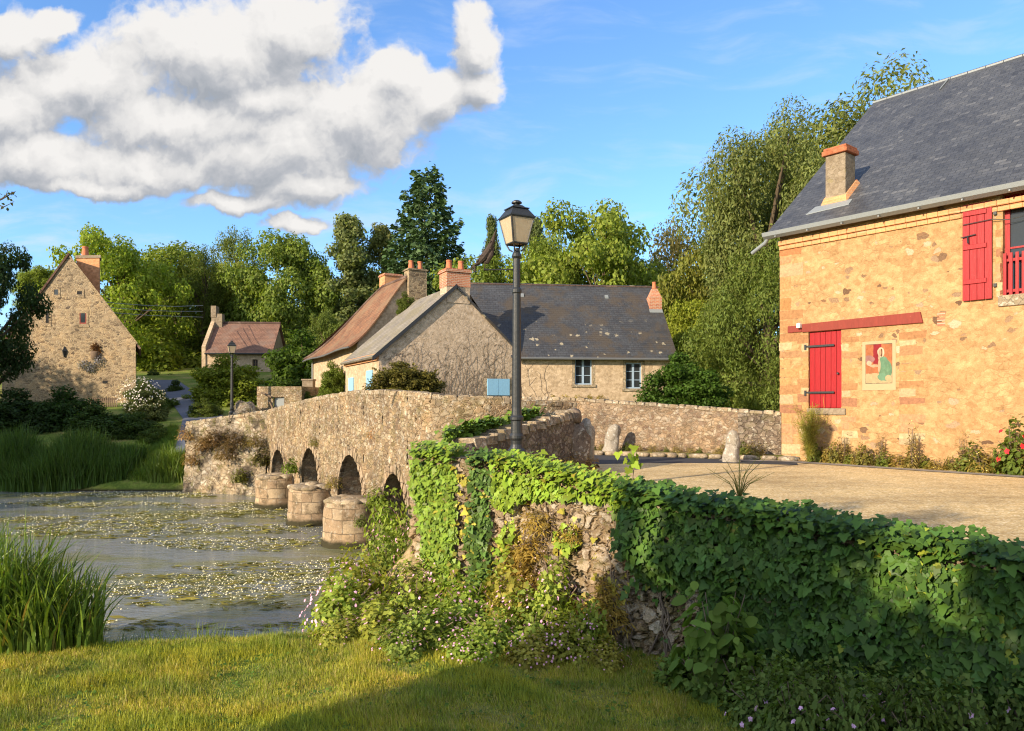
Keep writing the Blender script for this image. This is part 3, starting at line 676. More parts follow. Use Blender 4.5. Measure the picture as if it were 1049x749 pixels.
# deck and far parapet
q = [W0 - out0 * 4.4 + Vector((-1, 1, 0)), F1 - out1 * 4.4, Vector((-1.9, 22.3, 0)), Vector((2.2, 22.6, 0))]
mb = MB()
top = [(W0, -1.5), (F1, -1.15), (F1 + e1 * 8, -.72), (K, -.85), (E_ + Vector((.3, -.1, 0)), -1.44)]
bot = [(q[0], -1.5), (q[1], -1.15), (F1 + e1 * 6.5 - out1 * 4.4, -.72), (q[2], -.85), (q[3], -1.44)]
for i in range(4): mb.add([(*top[i][0].xy, top[i][1]), (*top[i + 1][0].xy, top[i + 1][1]), (*bot[i + 1][0].xy, bot[i + 1][1]), (*bot[i][0].xy, bot[i][1])])
mb.build('deck', M['asphalt'], BR_ROOT)
mb = MB()
fp = [q[0], q[1], F1 + e1 * 6.5 - out1 * 4.4, Vector((-2.0, 22.6, 0))]
for a, b, z0, z1 in ((fp[0], fp[1], -.7, -.25), (fp[1], fp[2], -.25, .15), (fp[2], fp[3], .15, .22)):
    e, ln, out = seg_frame(a, b); f = lambda t, d, z: (*(a + e * t + out * d).xy, z)
    mb.hexa([f(0, 0, -4.3), f(ln, 0, -4.3), f(ln, -.4, -4.3), f(0, -.4, -4.3), f(0, 0, z0), f(ln, 0, z1), f(ln, -.4, z1), f(0, -.4, z0)])
mb.build('rear_parapet', M['roadwall'], BR_ROOT)
PIERS = []
for k, (px, Y, r, topz) in enumerate(((284, 25.6, .72, -2.48), (320, 22.1, .70, -2.44), (361.5, 18.75, .72, -2.42))):
    c = P(px, 415, Y); c.z = 0; mb = MB(); n = 40
    prof = [(1.10, -4.4), (1.10, -3.42), (1.03, -3.36), (1.0, -3.0), (.985, -2.6), (.95, topz)]
    back = c + Vector((.86, .51, 0)) * .9
    fpt = lambda u, v: (lambda a, rr, z: tuple(c + Vector((math.cos(a), math.sin(a), 0)) * rr * r * (1 + .05 * mnoise.noise(Vector((math.cos(a) * 2, math.sin(a) * 2, z * 2 + k * 9))) + .03 * mnoise.noise(Vector((math.cos(a) * 6, math.sin(a) * 6, z * 5 + k * 9)))) + Vector((0, 0, z))))(-2 * math.pi * u, np.interp(v, np.linspace(0, 1, 6), [p_[0] for p_ in prof]), np.interp(v, np.linspace(0, 1, 6), [p_[1] for p_ in prof]))
    mb.grid(fpt, 48, 24, flip=True, uvs=(6.2832 * r, 1.95))
    mb.fbox(lambda t, d, z: tuple(c + Vector((.86, .51, 0)) * t + Vector((-.51, .86, 0)) * d + Vector((0, 0, z))), 0, 1.3, -r * .86, r * .86, -4.4, topz - .01)
    pier = mb.build('pier', M['ashlar'], BR_ROOT, smooth=True)
    mb = MB(); rnd = random.Random(k)
    for j in range(9):          # flat weathered slabs on the pier head
        a = j * 2.4; rr = r * (.62 if j else 0)
        mb.rock((c.x + math.cos(a) * rr, c.y + math.sin(a) * rr, topz + .01 + (0.05 if j == 0 else 0)), (r * rnd.uniform(.3, .45), r * rnd.uniform(.3, .42), rnd.uniform(.07, .11)), k * 20 + j, 7, .2)
    mb.build('cap', M['coping'], pier, smooth=True)

# ------------------------------------------------------------------ ivy-clad retaining wall of the yard and its back-running parapet
RW = thing('retaining_wall', 'stone retaining wall of the gravel yard overgrown by ivy, with low parapet running back to the bridge', 'wall', (1.5, 9.94, MEADOW_Z))
PTS = [(A, -.74), (A.lerp(L_, .4) + Vector((-.02, -.12, 0)), -.80), (L_ + Vector((.05, -.05, 0)), -.90), (MID1, -1.17), ((MID1 + R_) / 2 + Vector((.05, .05, 0)), -1.33), (R_, -1.49), (R2, -1.52)]
CUM = [0]
for (a, _), (b, _) in zip(PTS, PTS[1:]): CUM.append(CUM[-1] + (b - a).length)
WLEN = CUM[-1]
def wall_pt(s):
    x = np.interp(s, CUM, [p.x for p, _ in PTS]); y = np.interp(s, CUM, [p.y for p, _ in PTS]); z = np.interp(s, CUM, [z for _, z in PTS]); return float(x), float(y), float(z)
def wall_n(s):
    x0, y0, _ = wall_pt(max(0, s - .35)); x1, y1, _ = wall_pt(min(WLEN, s + .35)); d = Vector((x1 - x0, y1 - y0, 0)).normalized(); return Vector((d.y, -d.x, 0))
def wall_surface(u, v):
    s = u * WLEN; x, y, z = wall_pt(s); n = wall_n(s); zz = lerp(-4.0, z, v); k = .16 * (z - zz) / 2.6     # slight batter
    return (x + n.x * k, y + n.y * k, zz)
mb = MB(); mb.grid(wall_surface, int(WLEN / .035), 85)
mb.build('wall', M['retain'], RW, smooth=True)
mb = MB()
for k in range(60):
    s0, s1 = WLEN * k / 60, WLEN * (k + 1) / 60; a, b = wall_pt(s0), wall_pt(s1); n0, n1 = wall_n(s0) * -.42, wall_n(s1) * -.42
    mb.add([a, b, (b[0] + n1.x, b[1] + n1.y, b[2]), (a[0] + n0.x, a[1] + n0.y, a[2])])
    mb.add([(b[0] + n1.x, b[1] + n1.y, b[2] - .9), (a[0] + n0.x, a[1] + n0.y, a[2] - .9), (a[0] + n0.x, a[1] + n0.y, a[2]), (b[0] + n1.x, b[1] + n1.y, b[2])])
mb.build('wall_top', M['coping'], RW)
VE = Vector((.95, 16.25, 0)); ev, lenv, outv = seg_frame(A, VE)     # outv points to the yard (right-hand side)
vtop = lambda s: np.interp(s, [0, lenv], [-.76, -.17])
th = .42
mb = MB(); a0 = A - outv * .0
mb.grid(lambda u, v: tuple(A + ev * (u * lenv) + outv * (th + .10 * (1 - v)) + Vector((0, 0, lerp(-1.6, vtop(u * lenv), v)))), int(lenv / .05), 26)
mb.build('parapet_yard_face', M['darkwall'], RW, smooth=True)  # stone darker than the river face: this side's shade is in its colour
mb = MB(); mb.grid(lambda u, v: tuple(A + ev * (u * lenv) + Vector((0, 0, lerp(-4.0, vtop(u * lenv), v)))), int(lenv / .1), 30, flip=True)
mb.build('parapet_river_face', M['retain'], RW, smooth=True)
mb = MB(); coping_row(mb, A + outv * .0, VE, lambda s: vtop(s) - .05, -.0, 5, .10, .02, .34)
mb = MB()
rnd = random.Random(5); s = 0
while s < lenv - .05:
    w = min(lenv - s, rnd.uniform(.16, .42)); z0 = vtop(s) - .03; f = lambda ss, d, z: A + ev * ss + outv * d + Vector((0, 0, z)); j = lambda k=.025: rnd.uniform(-k, k)
    hh = rnd.uniform(.05, .11)
    mb.hexa([f(s + .01, -.03 + j(), z0 - .08), f(s + .01, th + .05 + j(), z0 - .08), f(s + w - .01, th + .05 + j(), z0 - .08), f(s + w - .01, -.03 + j(), z0 - .08), f(s + .015, j(), z0 + hh), f(s + .015, th + j(), z0 + hh), f(s + w - .015, th + j(), z0 + hh), f(s + w - .015, j(), z0 + hh)]); s += w
mb.build('coping', M['coping'], RW, bevel=.02)
# earth between the parapet and the bridge
mb = MB(); mb.add([(*A.xy, -2.2), (*VE.xy, -1.3), (*E_.xy, -1.3), (*K.xy, -2.4)]); mb.add([(*A.xy, -2.2), (*K.xy, -2.4), (K.x - .9, K.y - 1.3, -3.9), (A.x - 1.5, A.y + .3, -3.9)]); mb.add([(*A.xy, -2.2), (A.x - 1.5, A.y + .3, -3.9), (A.x - .3, A.y - .9, -3.9), (A.x + .2, A.y - .2, -2.6)])
tag(mb.build('earth_bank', M['verge']), kind='structure')

# ------------------------------------------------------------------ wall on the far side of the road
FW = [(Vector((7.24, 19.95, 0)), -.21), (Vector((6.25, 20.52, 0)), -.14), (Vector((1.98, 23.0, 0)), .19), (Vector((-2.3, 23.5, 0)), .28)]
RWL = thing('roadside_wall', 'low rubble wall along the far side of the road, from the barn to the bridge', 'wall', (4, 22, YARD_Z))
mb = MB(); mc = MB()
for (b, zb), (a, za) in zip(FW, FW[1:]):
    e, ln, out = seg_frame(a, b); tf = lambda s, za=za, zb=zb, ln=ln: np.interp(s, [0, ln], [za, zb])
    md = MB() if b.x > 7 else mb
    face(md, a, e, out, 0, ln, lambda s: -1.9, tf, .1)
    if md is not mb: md.build('dark_end', M['darkwall'], RWL, smooth=True)  # darker stone on the segment next to the barn
    mb.grid(lambda u, v: tuple(a - out * .42 + e * (u * ln) + Vector((0, 0, lerp(-1.9, tf(u * ln), v)))), 20, 6, flip=True)
    coping_row(mc, a, b, lambda s: tf(s) - .04, .42, 11, .08, .03, .3)
mb.build('wall', M['roadwall'], RWL, smooth=True); mc.build('coping', M['coping'], RWL, bevel=.02)
rnd = random.Random(3); mb = MB(); s = 0
while s < 5.6:                 # rough kerb stones of the verge
    w = rnd.uniform(.25, .6); p = Vector((2.35, 21.52, 0)) + Vector((.90, -.44, 0)) * (s + w / 2); mb.rock((p.x, p.y, YARD_Z + .06), (w / 2, .10, .07), int(s * 50), 6, .2, Matrix.Rotation(-.45, 3, 'Z')); s += w + .02
tag(mb.build('kerb_stones', M['coping'], smooth=True), kind='structure')
def guard_stone(px, pt, pb, Y, w, lean, label):
    b = P(px, pb, Y); b.z = YARD_Z - .02; h = (pb - pt) / F * Y + .1; r = thing('guard_stone', label, 'guard stone', b, 'stones guarding the road edge')
    mb = MB(); off = Vector((px, 3, 1))
    def fn(u, v):
        a = -2 * math.pi * u; k = (1 - .42 * v) * (1 if v < .8 else math.sqrt(max(0, 1 - ((v - .8) / .2) ** 2)) * .98 + .02) * (1 + .30 * mnoise.noise(Vector((math.cos(a), math.sin(a), v * 2)) * 1.3 + off) + .10 * mnoise.noise(Vector((math.cos(a), math.sin(a), v * 2)) * 4 + off))
        return (b.x + math.cos(a) * w / 2 * k + lean * v * h, b.y + math.sin(a) * w / 2 * k * .8, b.z + h * v)
    mb.grid(fn, 24, 16, flip=True); mb.build('stone', M['boulder'], r, smooth=True)
guard_stone(625, 422, 451, 21.6, .52, .16, 'whitish leaning guard stone standing clear in front of the roadside wall')
guard_stone(749, 443, 473, 18.9, .46, .05, 'whitish rough guard stone behind the wispy fennel at the road edge')
gp = thing('stone_pillar', 'dark rounded boulders ending the parapet beside the shaded road', 'pillar', (1.55, 17.1, YARD_Z))
mb = MB(); mb.rock((1.34, 16.35, -.95), (.36, .40, .62), 4, 12, .25); mb.build('lower_boulder', M['boulderdark'], gp, smooth=True)
mb = MB(); mb.rock((1.33, 16.3, -.25), (.19, .19, .17), 8, 10, .25); mb.build('top_boulder', M['boulderdark'], gp, smooth=True)
mb = MB(); mb.rock((1.66, 16.6, -.86), (.19, .32, .52), 15, 10, .22); mb.build('side_boulder', M['boulder'], gp, smooth=True)

# ------------------------------------------------------------------ the barn
BN = thing('barn', 'ochre stone barn with slate roof, red hatch and red shutter', 'barn', barn(0, 0, YARD_Z))
EZ = 4.78; DEP = 11.7; BLEN = 15.0; RIDGE_Z = 9.66
SL = (RIDGE_Z - EZ) / (DEP / 2)
door_o = (.82, 1.71, -.08, 1.90); win_o = (5.26, 6.5, 2.35, 4.50)
mb = MB(); wallgrid(mb, barn, 0, BLEN, -2.0, EZ - .05, [door_o, win_o], .30)
mb.add([barn(0, 0, -2), barn(0, 0, EZ - .05), barn(0, DEP / 2, RIDGE_Z - .15), barn(0, DEP, EZ - .05), barn(0, DEP, -2)])
mb.add([barn(BLEN, 0, -2), barn(BLEN, DEP, -2), barn(BLEN, DEP, EZ - .05), barn(BLEN, DEP / 2, RIDGE_Z - .15), barn(BLEN, 0, EZ - .05)])
mb.add([barn(0, DEP, -2), barn(0, DEP, EZ - .05), barn(BLEN, DEP, EZ - .05), barn(BLEN, DEP, -2)])
mb.build('wall', M['barn'], BN)
# corner and jamb stones standing a few millimetres proud
m_, t_, o_ = new_mat('barn_quoin'); co_ = objco(t_)
ri = t_.node('ShaderNodeNewGeometry').outputs['Random Per Island']
cq = t_.ramp(ri, [(0, (.38, .19, .075)), (.2, (.43, .26, .115)), (.4, (.34, .17, .08)), (.55, (.50, .38, .22)), (.66, (.22, .165, .12)), (.85, (.40, .15, .06)), (1, (.46, .35, .21))])
cq = t_.mix(1.0, cq, t_.ramp(t_.noise(co_, 14, 4, .7), [(.3, (.7,) * 3), (.7, (1.15,) * 3)]), 'MULTIPLY')
finish(t_, o_, cq, .95, t_.noise(co_, 14, 4, .7), .6, .02, .1); M['quoin'] = m_
mb = MB(); rnd = random.Random(4); z = YARD_Z - .1; k = 0
def stone(mb, t0, t1, z0, z1, p=.004):
    j = lambda: rnd.uniform(-.018, .018)
    c = [(t0 + j(), z0 + j()), (t1 + j(), z0 + j()), (t1 + j(), z1 + j()), (t0 + j(), z1 + j())]
    mb.hexa([barn(c[i][0], .02, c[i][1]) for i in range(4)] + [barn(c[i][0], -p, c[i][1]) for i in range(4)])
while z < EZ - .5:
    h = rnd.uniform(.2, .36); w = rnd.uniform(.55, .72) if k % 2 else rnd.uniform(.3, .42)
    stone(mb, -.004, w, z + .015, z + h - .015); z += h; k += 1
mb.build('quoins', M['quoin'], BN)
mb = MB()
for (base, sgn, w0, w1, za, zb) in ((door_o[0], -1, .18, .34, -.9, 1.8), (door_o[1], 1, .2, .42, -1.0, 1.75), (3.12, 1, .34, .56, -.95, 1.72), (5.13, 1, .10, .10, 2.3, 4.4)):
    z = za; k = 0; mb = MB()
    while z < zb:
        h = rnd.uniform(.14, .24); w = w1 if k % 2 else w0; w *= rnd.uniform(.85, 1.1)
        if True: stone(mb, base if sgn > 0 else base - w, base + w if sgn > 0 else base, z + .012, z + h - .012, .003)
        z += h; k += 1
    mb.build('jamb_brick', M['quoin'], BN)
# roof
ov = .30
A0 = barn(-.18, -ov, EZ - ov * SL + .12); A1 = barn(BLEN + .2, -ov, EZ - ov * SL + .12); A2 = barn(BLEN + .2, DEP / 2, RIDGE_Z + .12); A3 = barn(-.18, DEP / 2, RIDGE_Z + .12)
B0 = barn(BLEN + .2, DEP + ov, EZ - ov * SL + .12); B1 = barn(-.18, DEP + ov, EZ - ov * SL + .12)
mb = MB(); mb.slab(A0, A1, A2, A3, .07); mb.slab(B0, B1, A3, A2, .07)
roof = mb.build('roof', M['slate'], BN)
def broof(t, d, up=0.0): return barn(t, d, EZ + d * SL + .12 + up)
mb = MB()
for k in range(34):
    t0 = -.2 + k * .46; mb.fbox(lambda t, d, z: barn(t, DEP / 2 + d, RIDGE_Z + .10 + z - abs(d) * .75), t0, t0 + .44, -.16, .16, 0, .06)
mb.build('ridge_cap', M['zinc'], roof)
mb = MB()
for tt, ln in ((2.05, .55), (5.0, .6), (8.2, .6)):  # thin metal roof hooks
    mb = MB(); mb.tube([broof(tt, DEP / 2 - .15, .03), broof(tt - .04, DEP / 2 - .15 - ln, .03)], .018, 6); mb.build('roof_hook', M['zinc'], roof)
mb = MB(); mb.fbox(lambda t, d, z: broof(t, d, z), 5.3, 5.75, 4.05, 4.35, .0, .06); mb.build('roof_vent', M['slate'], roof)
mb = MB(); g0 = -ov - .02
gp_ = [(-.30, .02), (-.27, -.08), (-.16, -.14), (-.04, -.12), (0, -.03), (0, .03), (-.03, .03), (-.05, -.05), (-.15, -.09), (-.24, -.05), (-.27, .03)]
zb_ = EZ - ov * SL + .07
for k in range(len(gp_)):
    (d0, z0), (d1, z1) = gp_[k], gp_[(k + 1) % len(gp_)]; o = .17 - ov
    mb.add([barn(-.28, d0 + o, zb_ + z0), barn(BLEN, d0 + o, zb_ + z0), barn(BLEN, d1 + o, zb_ + z1), barn(-.28, d1 + o, zb_ + z1)])
mb.add([barn(-.28, d + .17 - ov, zb_ + z) for d, z in gp_[:6]])
mbg = MB(); mbg.tube([barn(-.2, -ov + .05, zb_ - .1), barn(-.3, -ov + .06, zb_ - .22), barn(-.72, -ov + .1, zb_ - .42)], .05, 10)
for k in range(17):
    mb.fbox(barn, .1 + k * .9, .13 + k * .9, -.142 - ov + .02, -.142 - ov + .16, zb_ - .146, zb_ - .11)
gut = mb.build('gutter', M['zinc'], BN); mbg.build('spout', M['zinc'], gut)
mb = MB()
for (z0, z1, d) in ((EZ - .62, EZ - .51, -.05), (EZ - .505, EZ - .39, -.10)):
    t = 0
    while t < BLEN:
        w = .235; mb.fbox(barn, t + .004, min(t + w, BLEN), d, .02, z0, z1); t += w
mb.build('cornice', M['orangebrick'], BN, bevel=.012)
# barn chimney, found where its foot meets the roof in the photograph
def on_roof(px, py):
    u, v = (px - 524.5) / F, (415 - py) / F; best = None
    for k in range(4000):
        Y = 14 + k * .004; p = Vector((u * Y, Y, v * Y)); d = (p - BC).dot(BM)
        if p.z - (EZ + d * SL + .12) < 0 and d > -.5: return (p - BC).dot(BW), d
    return 1.2, .8
tc, dc = on_roof(856, 206)
CH = .36
mb = MB(); zt = (415 - 157) / F * 19.2
mb.fbox(barn, tc - .27, tc + .27, dc - .02, dc + .50, EZ + dc * SL - .1, zt)
chim = mb.build('chimney', M['beigestone'], BN, bevel=.02)
mb = MB(); mb.fbox(barn, tc - .34, tc + .34, dc - .09, dc + .57, zt + .002, zt + .13); mb.fbox(barn, tc - .31, tc + .31, dc - .06, dc + .54, zt + .132, zt + .20)
mb.build('cap', M['terracotta'], chim, bevel=.02)
mb = MB(); mb.hexa([broof(tc - .35, dc - .12, .0), broof(tc + .35, dc - .12, .0), broof(tc + .35, dc + .60, .0), broof(tc - .35, dc + .60, .0), broof(tc - .30, dc - .05, .14), broof(tc + .30, dc - .05, .14), broof(tc + .30, dc + .54, .14), broof(tc - .30, dc + .54, .14)])
mb.build('flashing', M['orangebrick'], chim)
mb = MB(); mb.hexa([broof(tc - .62, dc - .36, .003), broof(tc + .5, dc - .30, .003), broof(tc + .5, dc - .1, .003), broof(tc - .5, dc - .1, .003), broof(tc - .62, dc - .36, .02), broof(tc + .5, dc - .30, .02), broof(tc + .5, dc - .1, .02), broof(tc - .5, dc - .1, .02)])
mb.build('lead_apron', M['zinc'], chim)
# hatch door of planks, hinges, beam
mb = MB(); n = 6
for k in range(n):
    w = (door_o[1] - door_o[0] - .02) / n; mb.fbox(barn, door_o[0] + .01 + k * w + .004, door_o[0] + .01 + (k + 1) * w - .004, .045, .09, door_o[2] + .01, door_o[3] - .01)
mb.fbox(barn, door_o[0], door_o[1], .091, .12, door_o[2], door_o[3])
dr = mb.build('door', M['red'], BN, bevel=.005)
for zz in (1.50, .30):
    mb = MB(); mb.fbox(barn, door_o[0] - .08, door_o[0] + .70, -.012, -.002, zz, zz + .05); mb.fbox(barn, door_o[0] - .10, door_o[0] - .05, -.03, .044, zz - .06, zz + .08); mb.fbox(barn, door_o[0] + .1, door_o[0] + .68, -.001, .044, zz + .01, zz + .04); mb.build('hinge', M['iron'], dr)
mb = MB(); mb.lathe([(.03, 0), (.03, .03), (.015, .05)], barn(door_o[1] - .1, .0, .78), 10); mb.build('knob', M['iron'], dr)
mb = MB(); mb.fbox(barn, door_o[0] - .02, door_o[1] + .12, -.05, .3, door_o[2] - .17, door_o[2] - .003); mb.build('sill', M['beigestone'], BN, bevel=.02)
mb = MB()
mb.hexa([barn(.66, -.05, 1.905), barn(3.66, -.05, 1.90), barn(3.66, .1, 1.90), barn(.66, .1, 1.905), barn(.66, -.05, 2.12), barn(3.60, -.05, 2.16), barn(3.60, .1, 2.16), barn(.66, .1, 2.12)])
mb.hexa([barn(.25, -.04, 1.92), barn(.655, -.04, 1.92), barn(.655, .1, 1.92), barn(.25, .1, 1.92), barn(.25, -.04, 2.10), barn(.655, -.04, 2.10), barn(.655, .1, 2.10), barn(.25, .1, 2.10)])
mb.build('lintel_beam', M['redbeam'], BN, bevel=.012)
mb = MB(); mb.fbox(barn, .57, .67, -.16, -.052, 2.02, 2.14); mb.build('sensor_box', M['white'], BN, bevel=.01)
# painted panel: a robed figure on an orange ground, painted by a small shader
def m_mural():
    m, t, out = new_mat('mural_paint'); uv = t.node('ShaderNodeTexCoord').outputs['UV']
    p = t.vmath('ADD', uv, t.vmath('SCALE', t.vmath('SUBTRACT', t.noise(uv, 9, 3, .6, 1), (.5, .5, .5)), scale=.05)); s = t.node('ShaderNodeSeparateXYZ', {0: p}); x, y = s.outputs[0], s.outputs[1]
    n = t.noise(uv, 14, 4, .7)
    c = t.mix(n, (.50, .12, .05), (.66, .30, .14))
    def rect(c, x0, x1, y0, y1, col, k=1.0):
        f = t.math('MULTIPLY', t.math('MULTIPLY', t.math('GREATER_THAN', x, x0), t.math('LESS_THAN', x, x1)), t.math('MULTIPLY', t.math('GREATER_THAN', y, y0), t.math('LESS_THAN', y, y1)))
        return t.mix(t.math('MULTIPLY', f, k), c, col)
    def ell(c, cx, cy, rx, ry, col, sh=0.0):
        xx = t.math('DIVIDE', t.math('SUBTRACT', t.math('ADD', x, t.math('MULTIPLY', y, sh)), cx + cy * sh), rx); yy = t.math('DIVIDE', t.math('SUBTRACT', y, cy), ry)
        f = t.math('LESS_THAN', t.math('ADD', t.math('MULTIPLY', xx, xx), t.math('MULTIPLY', yy, yy)), 1.0); return t.mix(f, c, col)
    c = rect(c, 0, 1, -.1, .26, (.66, .50, .28)); c = rect(c, .30, .60, .50, 1.1, (.38, .04, .05)); c = ell(c, .15, .62, .2, .1, (.45, .22, .2))
    c = ell(c, .14, .52, .10, .06, (.70, .55, .38)); c = ell(c, .34, .45, .17, .035, (.66, .45, .28), .5)
    c = ell(c, .74, .34, .25, .27, t.mix(n, (.13, .28, .16), (.28, .44, .27))); c = ell(c, .66, .54, .17, .14, (.20, .36, .22)); c = ell(c, .62, .17, .16, .1, (.22, .40, .25)); c = ell(c, .86, .14, .12, .07, (.66, .5, .28))
    c = ell(c, .52, .45, .05, .17, (.66, .48, .3)); c = ell(c, .58, .78, .13, .125, (.74, .62, .42)); c = ell(c, .60, .77, .045, .10, (.22, .07, .04)); c = ell(c, .55, .78, .055, .07, (.66, .44, .28)); c = ell(c, .52, .66, .04, .07, (.68, .5, .33))
    for (x0, x1, y0, y1) in ((-.1, .012, -.1, 1.1), (.988, 1.1, -.1, 1.1), (-.1, 1.1, -.1, .012), (-.1, 1.1, .988, 1.1)): c = rect(c, x0, x1, y0, y1, (.20, .17, .12))
    c = t.mix(1.0, c, t.ramp(t.noise(uv, 5, 5, .7), [(.3, (.42,) * 3), (.7, (.66,) * 3)]), 'MULTIPLY')
    finish(t, out, c, .85, n, .2, .01, .1); return m
mb = MB(); mb.fbox(barn, 2.24, 3.04, -.012, .02, .36, 1.55); mu = mb.build('mural', M['muralcream'], BN)
mb = MB(); mb.add([barn(2.32, -.015, .52), barn(2.96, -.015, .52), barn(2.96, -.015, 1.48), barn(2.32, -.015, 1.48)], [(0, 0), (1, 0), (1, 1), (0, 1)]); mb.build('painting', m_mural(), mu)
mb = MB()
for k in range(3): mb.fbox(barn, 3.95, 4.12, -.006, .02, 1.80 + k * .11, 1.88 + k * .11)
mb.build('vent_bricks', M['brick'], BN)
# upper window with its shutter folded back on the wall
f0, f1, f2, f3 = win_o
mb = MB()
mb.fbox(barn, f0, f0 + .09, .14, .22, f2, f3); mb.fbox(barn, f1 - .09, f1, .14, .22, f2, f3); mb.fbox(barn, f0 + .092, f1 - .092, .14, .22, f3 - .09, f3); mb.fbox(barn, f0 + .092, f1 - .092, .14, .22, f2, f2 + .08)
mb.fbox(barn, (f0 + f1) / 2 - .04, (f0 + f1) / 2 + .04, .145, .215, f2 + .082, f3 - .092)
for a_, b_ in ((f0 + .092, (f0 + f1) / 2 - .042), ((f0 + f1) / 2 + .042, f1 - .092)):
    mb.fbox(barn, a_, b_, .155, .205, f2 + 1.0, f2 + 1.04)
wi = mb.build('window', M['red'], BN)
mb = MB(); mb.fbox(barn, f0 + .05, f1 - .05, .18, .19, f2 + .05, f3 - .05); mb.build('pane', M['pane'], wi)
mb = MB(); mb.fbox(barn, f0 - .05, f1 + .05, .05, .09, f2 + .72, f2 + .78); mb.fbox(barn, f0 - .05, f1 + .05, .05, .09, f2 + .06, f2 + .12)
k = 0
while f0 + k * .115 < f1: mb.fbox(barn, f0 + k * .115, f0 + k * .115 + .06, .02, .048, f2 + .0, f2 + .90); k += 1
mb.fbox(barn, f0 - .05, f0 + .0, .0, .09, f2 + .02, f2 + .95)
mb.build('railing', M['red'], wi)
mb = MB(); mb.fbox(barn, f0 - .08, f1 + .2, -.05, .3, f2 - .24, f2 - .003); mb.build('window_sill', M['coping'], BN, bevel=.02)
mb = MB(); mb.fbox(barn, f0 - .1, f1 + .2, -.02, .3, f3 + .002, f3 + .10); mb.build('window_head', M['redbeam'], BN)
mb = MB(); s0, s1, z0, z1 = 4.50, 5.08, 2.30, 4.42
for k in range(4):
    w = (s1 - s0) / 4; mb.fbox(barn, s0 + k * w + .003, s0 + (k + 1) * w - .003, -.075, -.045, z0, z1)
for zz in (2.66, 3.42, 4.16): mb.fbox(barn, s0 + .02, s1 - .10, -.105, -.0765, zz, zz + .10)
mb.fbox(barn, s0 + .01, s1 - .01, -.044, -.02, z0 + .1, z1 - .1)
sh = mb.build('shutter', M['red'], BN, bevel=.005)
mb = MB()
mb.tube([barn(s0 - .02, -.115, 3.70), barn(s0 + .28, -.115, 3.73)], .012, 6); mb.tube([barn(s0 + .12, -.12, 3.72), barn(s0 + .13, -.12, 3.56)], .016, 6)
mb.build('latch', M['iron'], sh)
mb = MB(); mb.tube([barn(s0 + .02, -.11, 3.98), barn(s1 + .0, -.11, 4.0), barn(f0 + .1, -.03, 3.95), barn(f1 + .2, -.02, 4.05)], .009, 6); mb.build('cable', M['iron'], BN)
for zz in (2.55, 4.1):
    mb = MB(); mb.fbox(barn, 5.10, 5.16, -.06, .0, zz, zz + .07); mb.build('shutter_catch', M['iron'], BN)

# ------------------------------------------------------------------ street lamps
def make_lamp(base, scale, label, arm=True):
    b = Vector(base); r = thing('street_lamp', label, 'street lamp', b, 'black lantern street lamps')
    S = scale; z0 = b.z
    mb = MB(); mb.lathe([(x * S, y * S) for x, y in ((.16, 0), (.16, .06), (.135, .10), (.135, .44), (.15, .47), (.15, .50), (.115, .54), (.095, .60), (.10, .66), (.12, .70), (.12, .74), (.10, .78))], b, 20); mb.build('base', M['iron'], r, smooth=False)
    mb = MB(); mb.lathe([(x * S, y * S) for x, y in ((.095, .78), (.09, .98), (.11, 1.0), (.11, 1.04), (.085, 1.07), (.078, 1.2), (.066, 3.05), (.08, 3.07), (.08, 3.12), (.06, 3.15), (.056, 3.62))], b, 16); mb.build('post', M['iron'], r, smooth=False)
    lz = z0 + 3.62 * S
    mb = MB(); mb.lathe([(x * S, y * S) for x, y in ((.06, 0), (.085, .03), (.07, .08), (.05, .12), (.05, .17))], (b.x, b.y, lz), 14)
    rot = R(28)
    cs = lambda h, z: [Vector((b.x + h * S * math.sqrt(2) * math.cos(rot + R(45 + 90 * k)), b.y + h * S * math.sqrt(2) * math.sin(rot + R(45 + 90 * k)), lz + z * S)) for k in range(4)]
    q0 = cs(.125, .24); q1 = cs(.205, .65); mid = cs(.05, .12)
    for k in range(4): mb.tube([mid[k], (mid[k] + q0[k]) / 2 + Vector((0, 0, -.03 * S)), q0[k]], .013 * S, 6)
    mb.build('cradle', M['iron'], r)
    mb = MB()
    for k in range(4):
        mb.tube([q0[k], q1[k]], .016 * S, 6); mb.tube([q0[k], q0[(k + 1) % 4]], .016 * S, 6); mb.tube([q1[k], q1[(k + 1) % 4]], .018 * S, 6)
    ln = mb.build('lantern', M['iron'], r)
    for k in range(4):
        a0_, a1_, b1_, b0_ = q0[k], q0[(k + 1) % 4], q1[(k + 1) % 4], q1[k]; c = (a0_ + a1_ + b0_ + b1_) / 4; nn = (a1_ - a0_).cross(b0_ - a0_).normalized() * .004
        mb = MB(); mb.hexa([a0_ - nn, a1_ - nn, b1_ - nn, b0_ - nn, a0_ + nn, a1_ + nn, b1_ + nn, b0_ + nn]); mb.build('pane', M['frost'], ln)
    mb = MB()
    def frus(h0, zz0, h1, zz1): mb.hexa(cs(h0, zz0) + cs(h1, zz1))
    frus(.232, .652, .232, .67); frus(.22, .671, .135, .80); frus(.155, .801, .155, .815); frus(.12, .816, .07, .865)
    rf = mb.build('lantern_roof', M['iron'], ln)
    mb = MB(); mb.lathe([(x * S, y * S) for x, y in ((.04, .865), (.04, .885), (.085, .90), (.085, .92), (.05, .945), (.0, .955))], (b.x, b.y, lz), 14); mb.build('finial', M['iron'], rf)
    if arm:
        mb = MB(); mb.tube([(b.x, b.y, z0 + 3.45 * S), (b.x - .52 * S, b.y + .05, z0 + 3.45 * S)], .011 * S, 6); mb.tube([(b.x - .46 * S, b.y + .05, z0 + 3.45 * S), (b.x - .54 * S, b.y + .05, z0 + 3.46 * S)], .018 * S, 6); mb.build('arm', M['iron'], r)
    return r
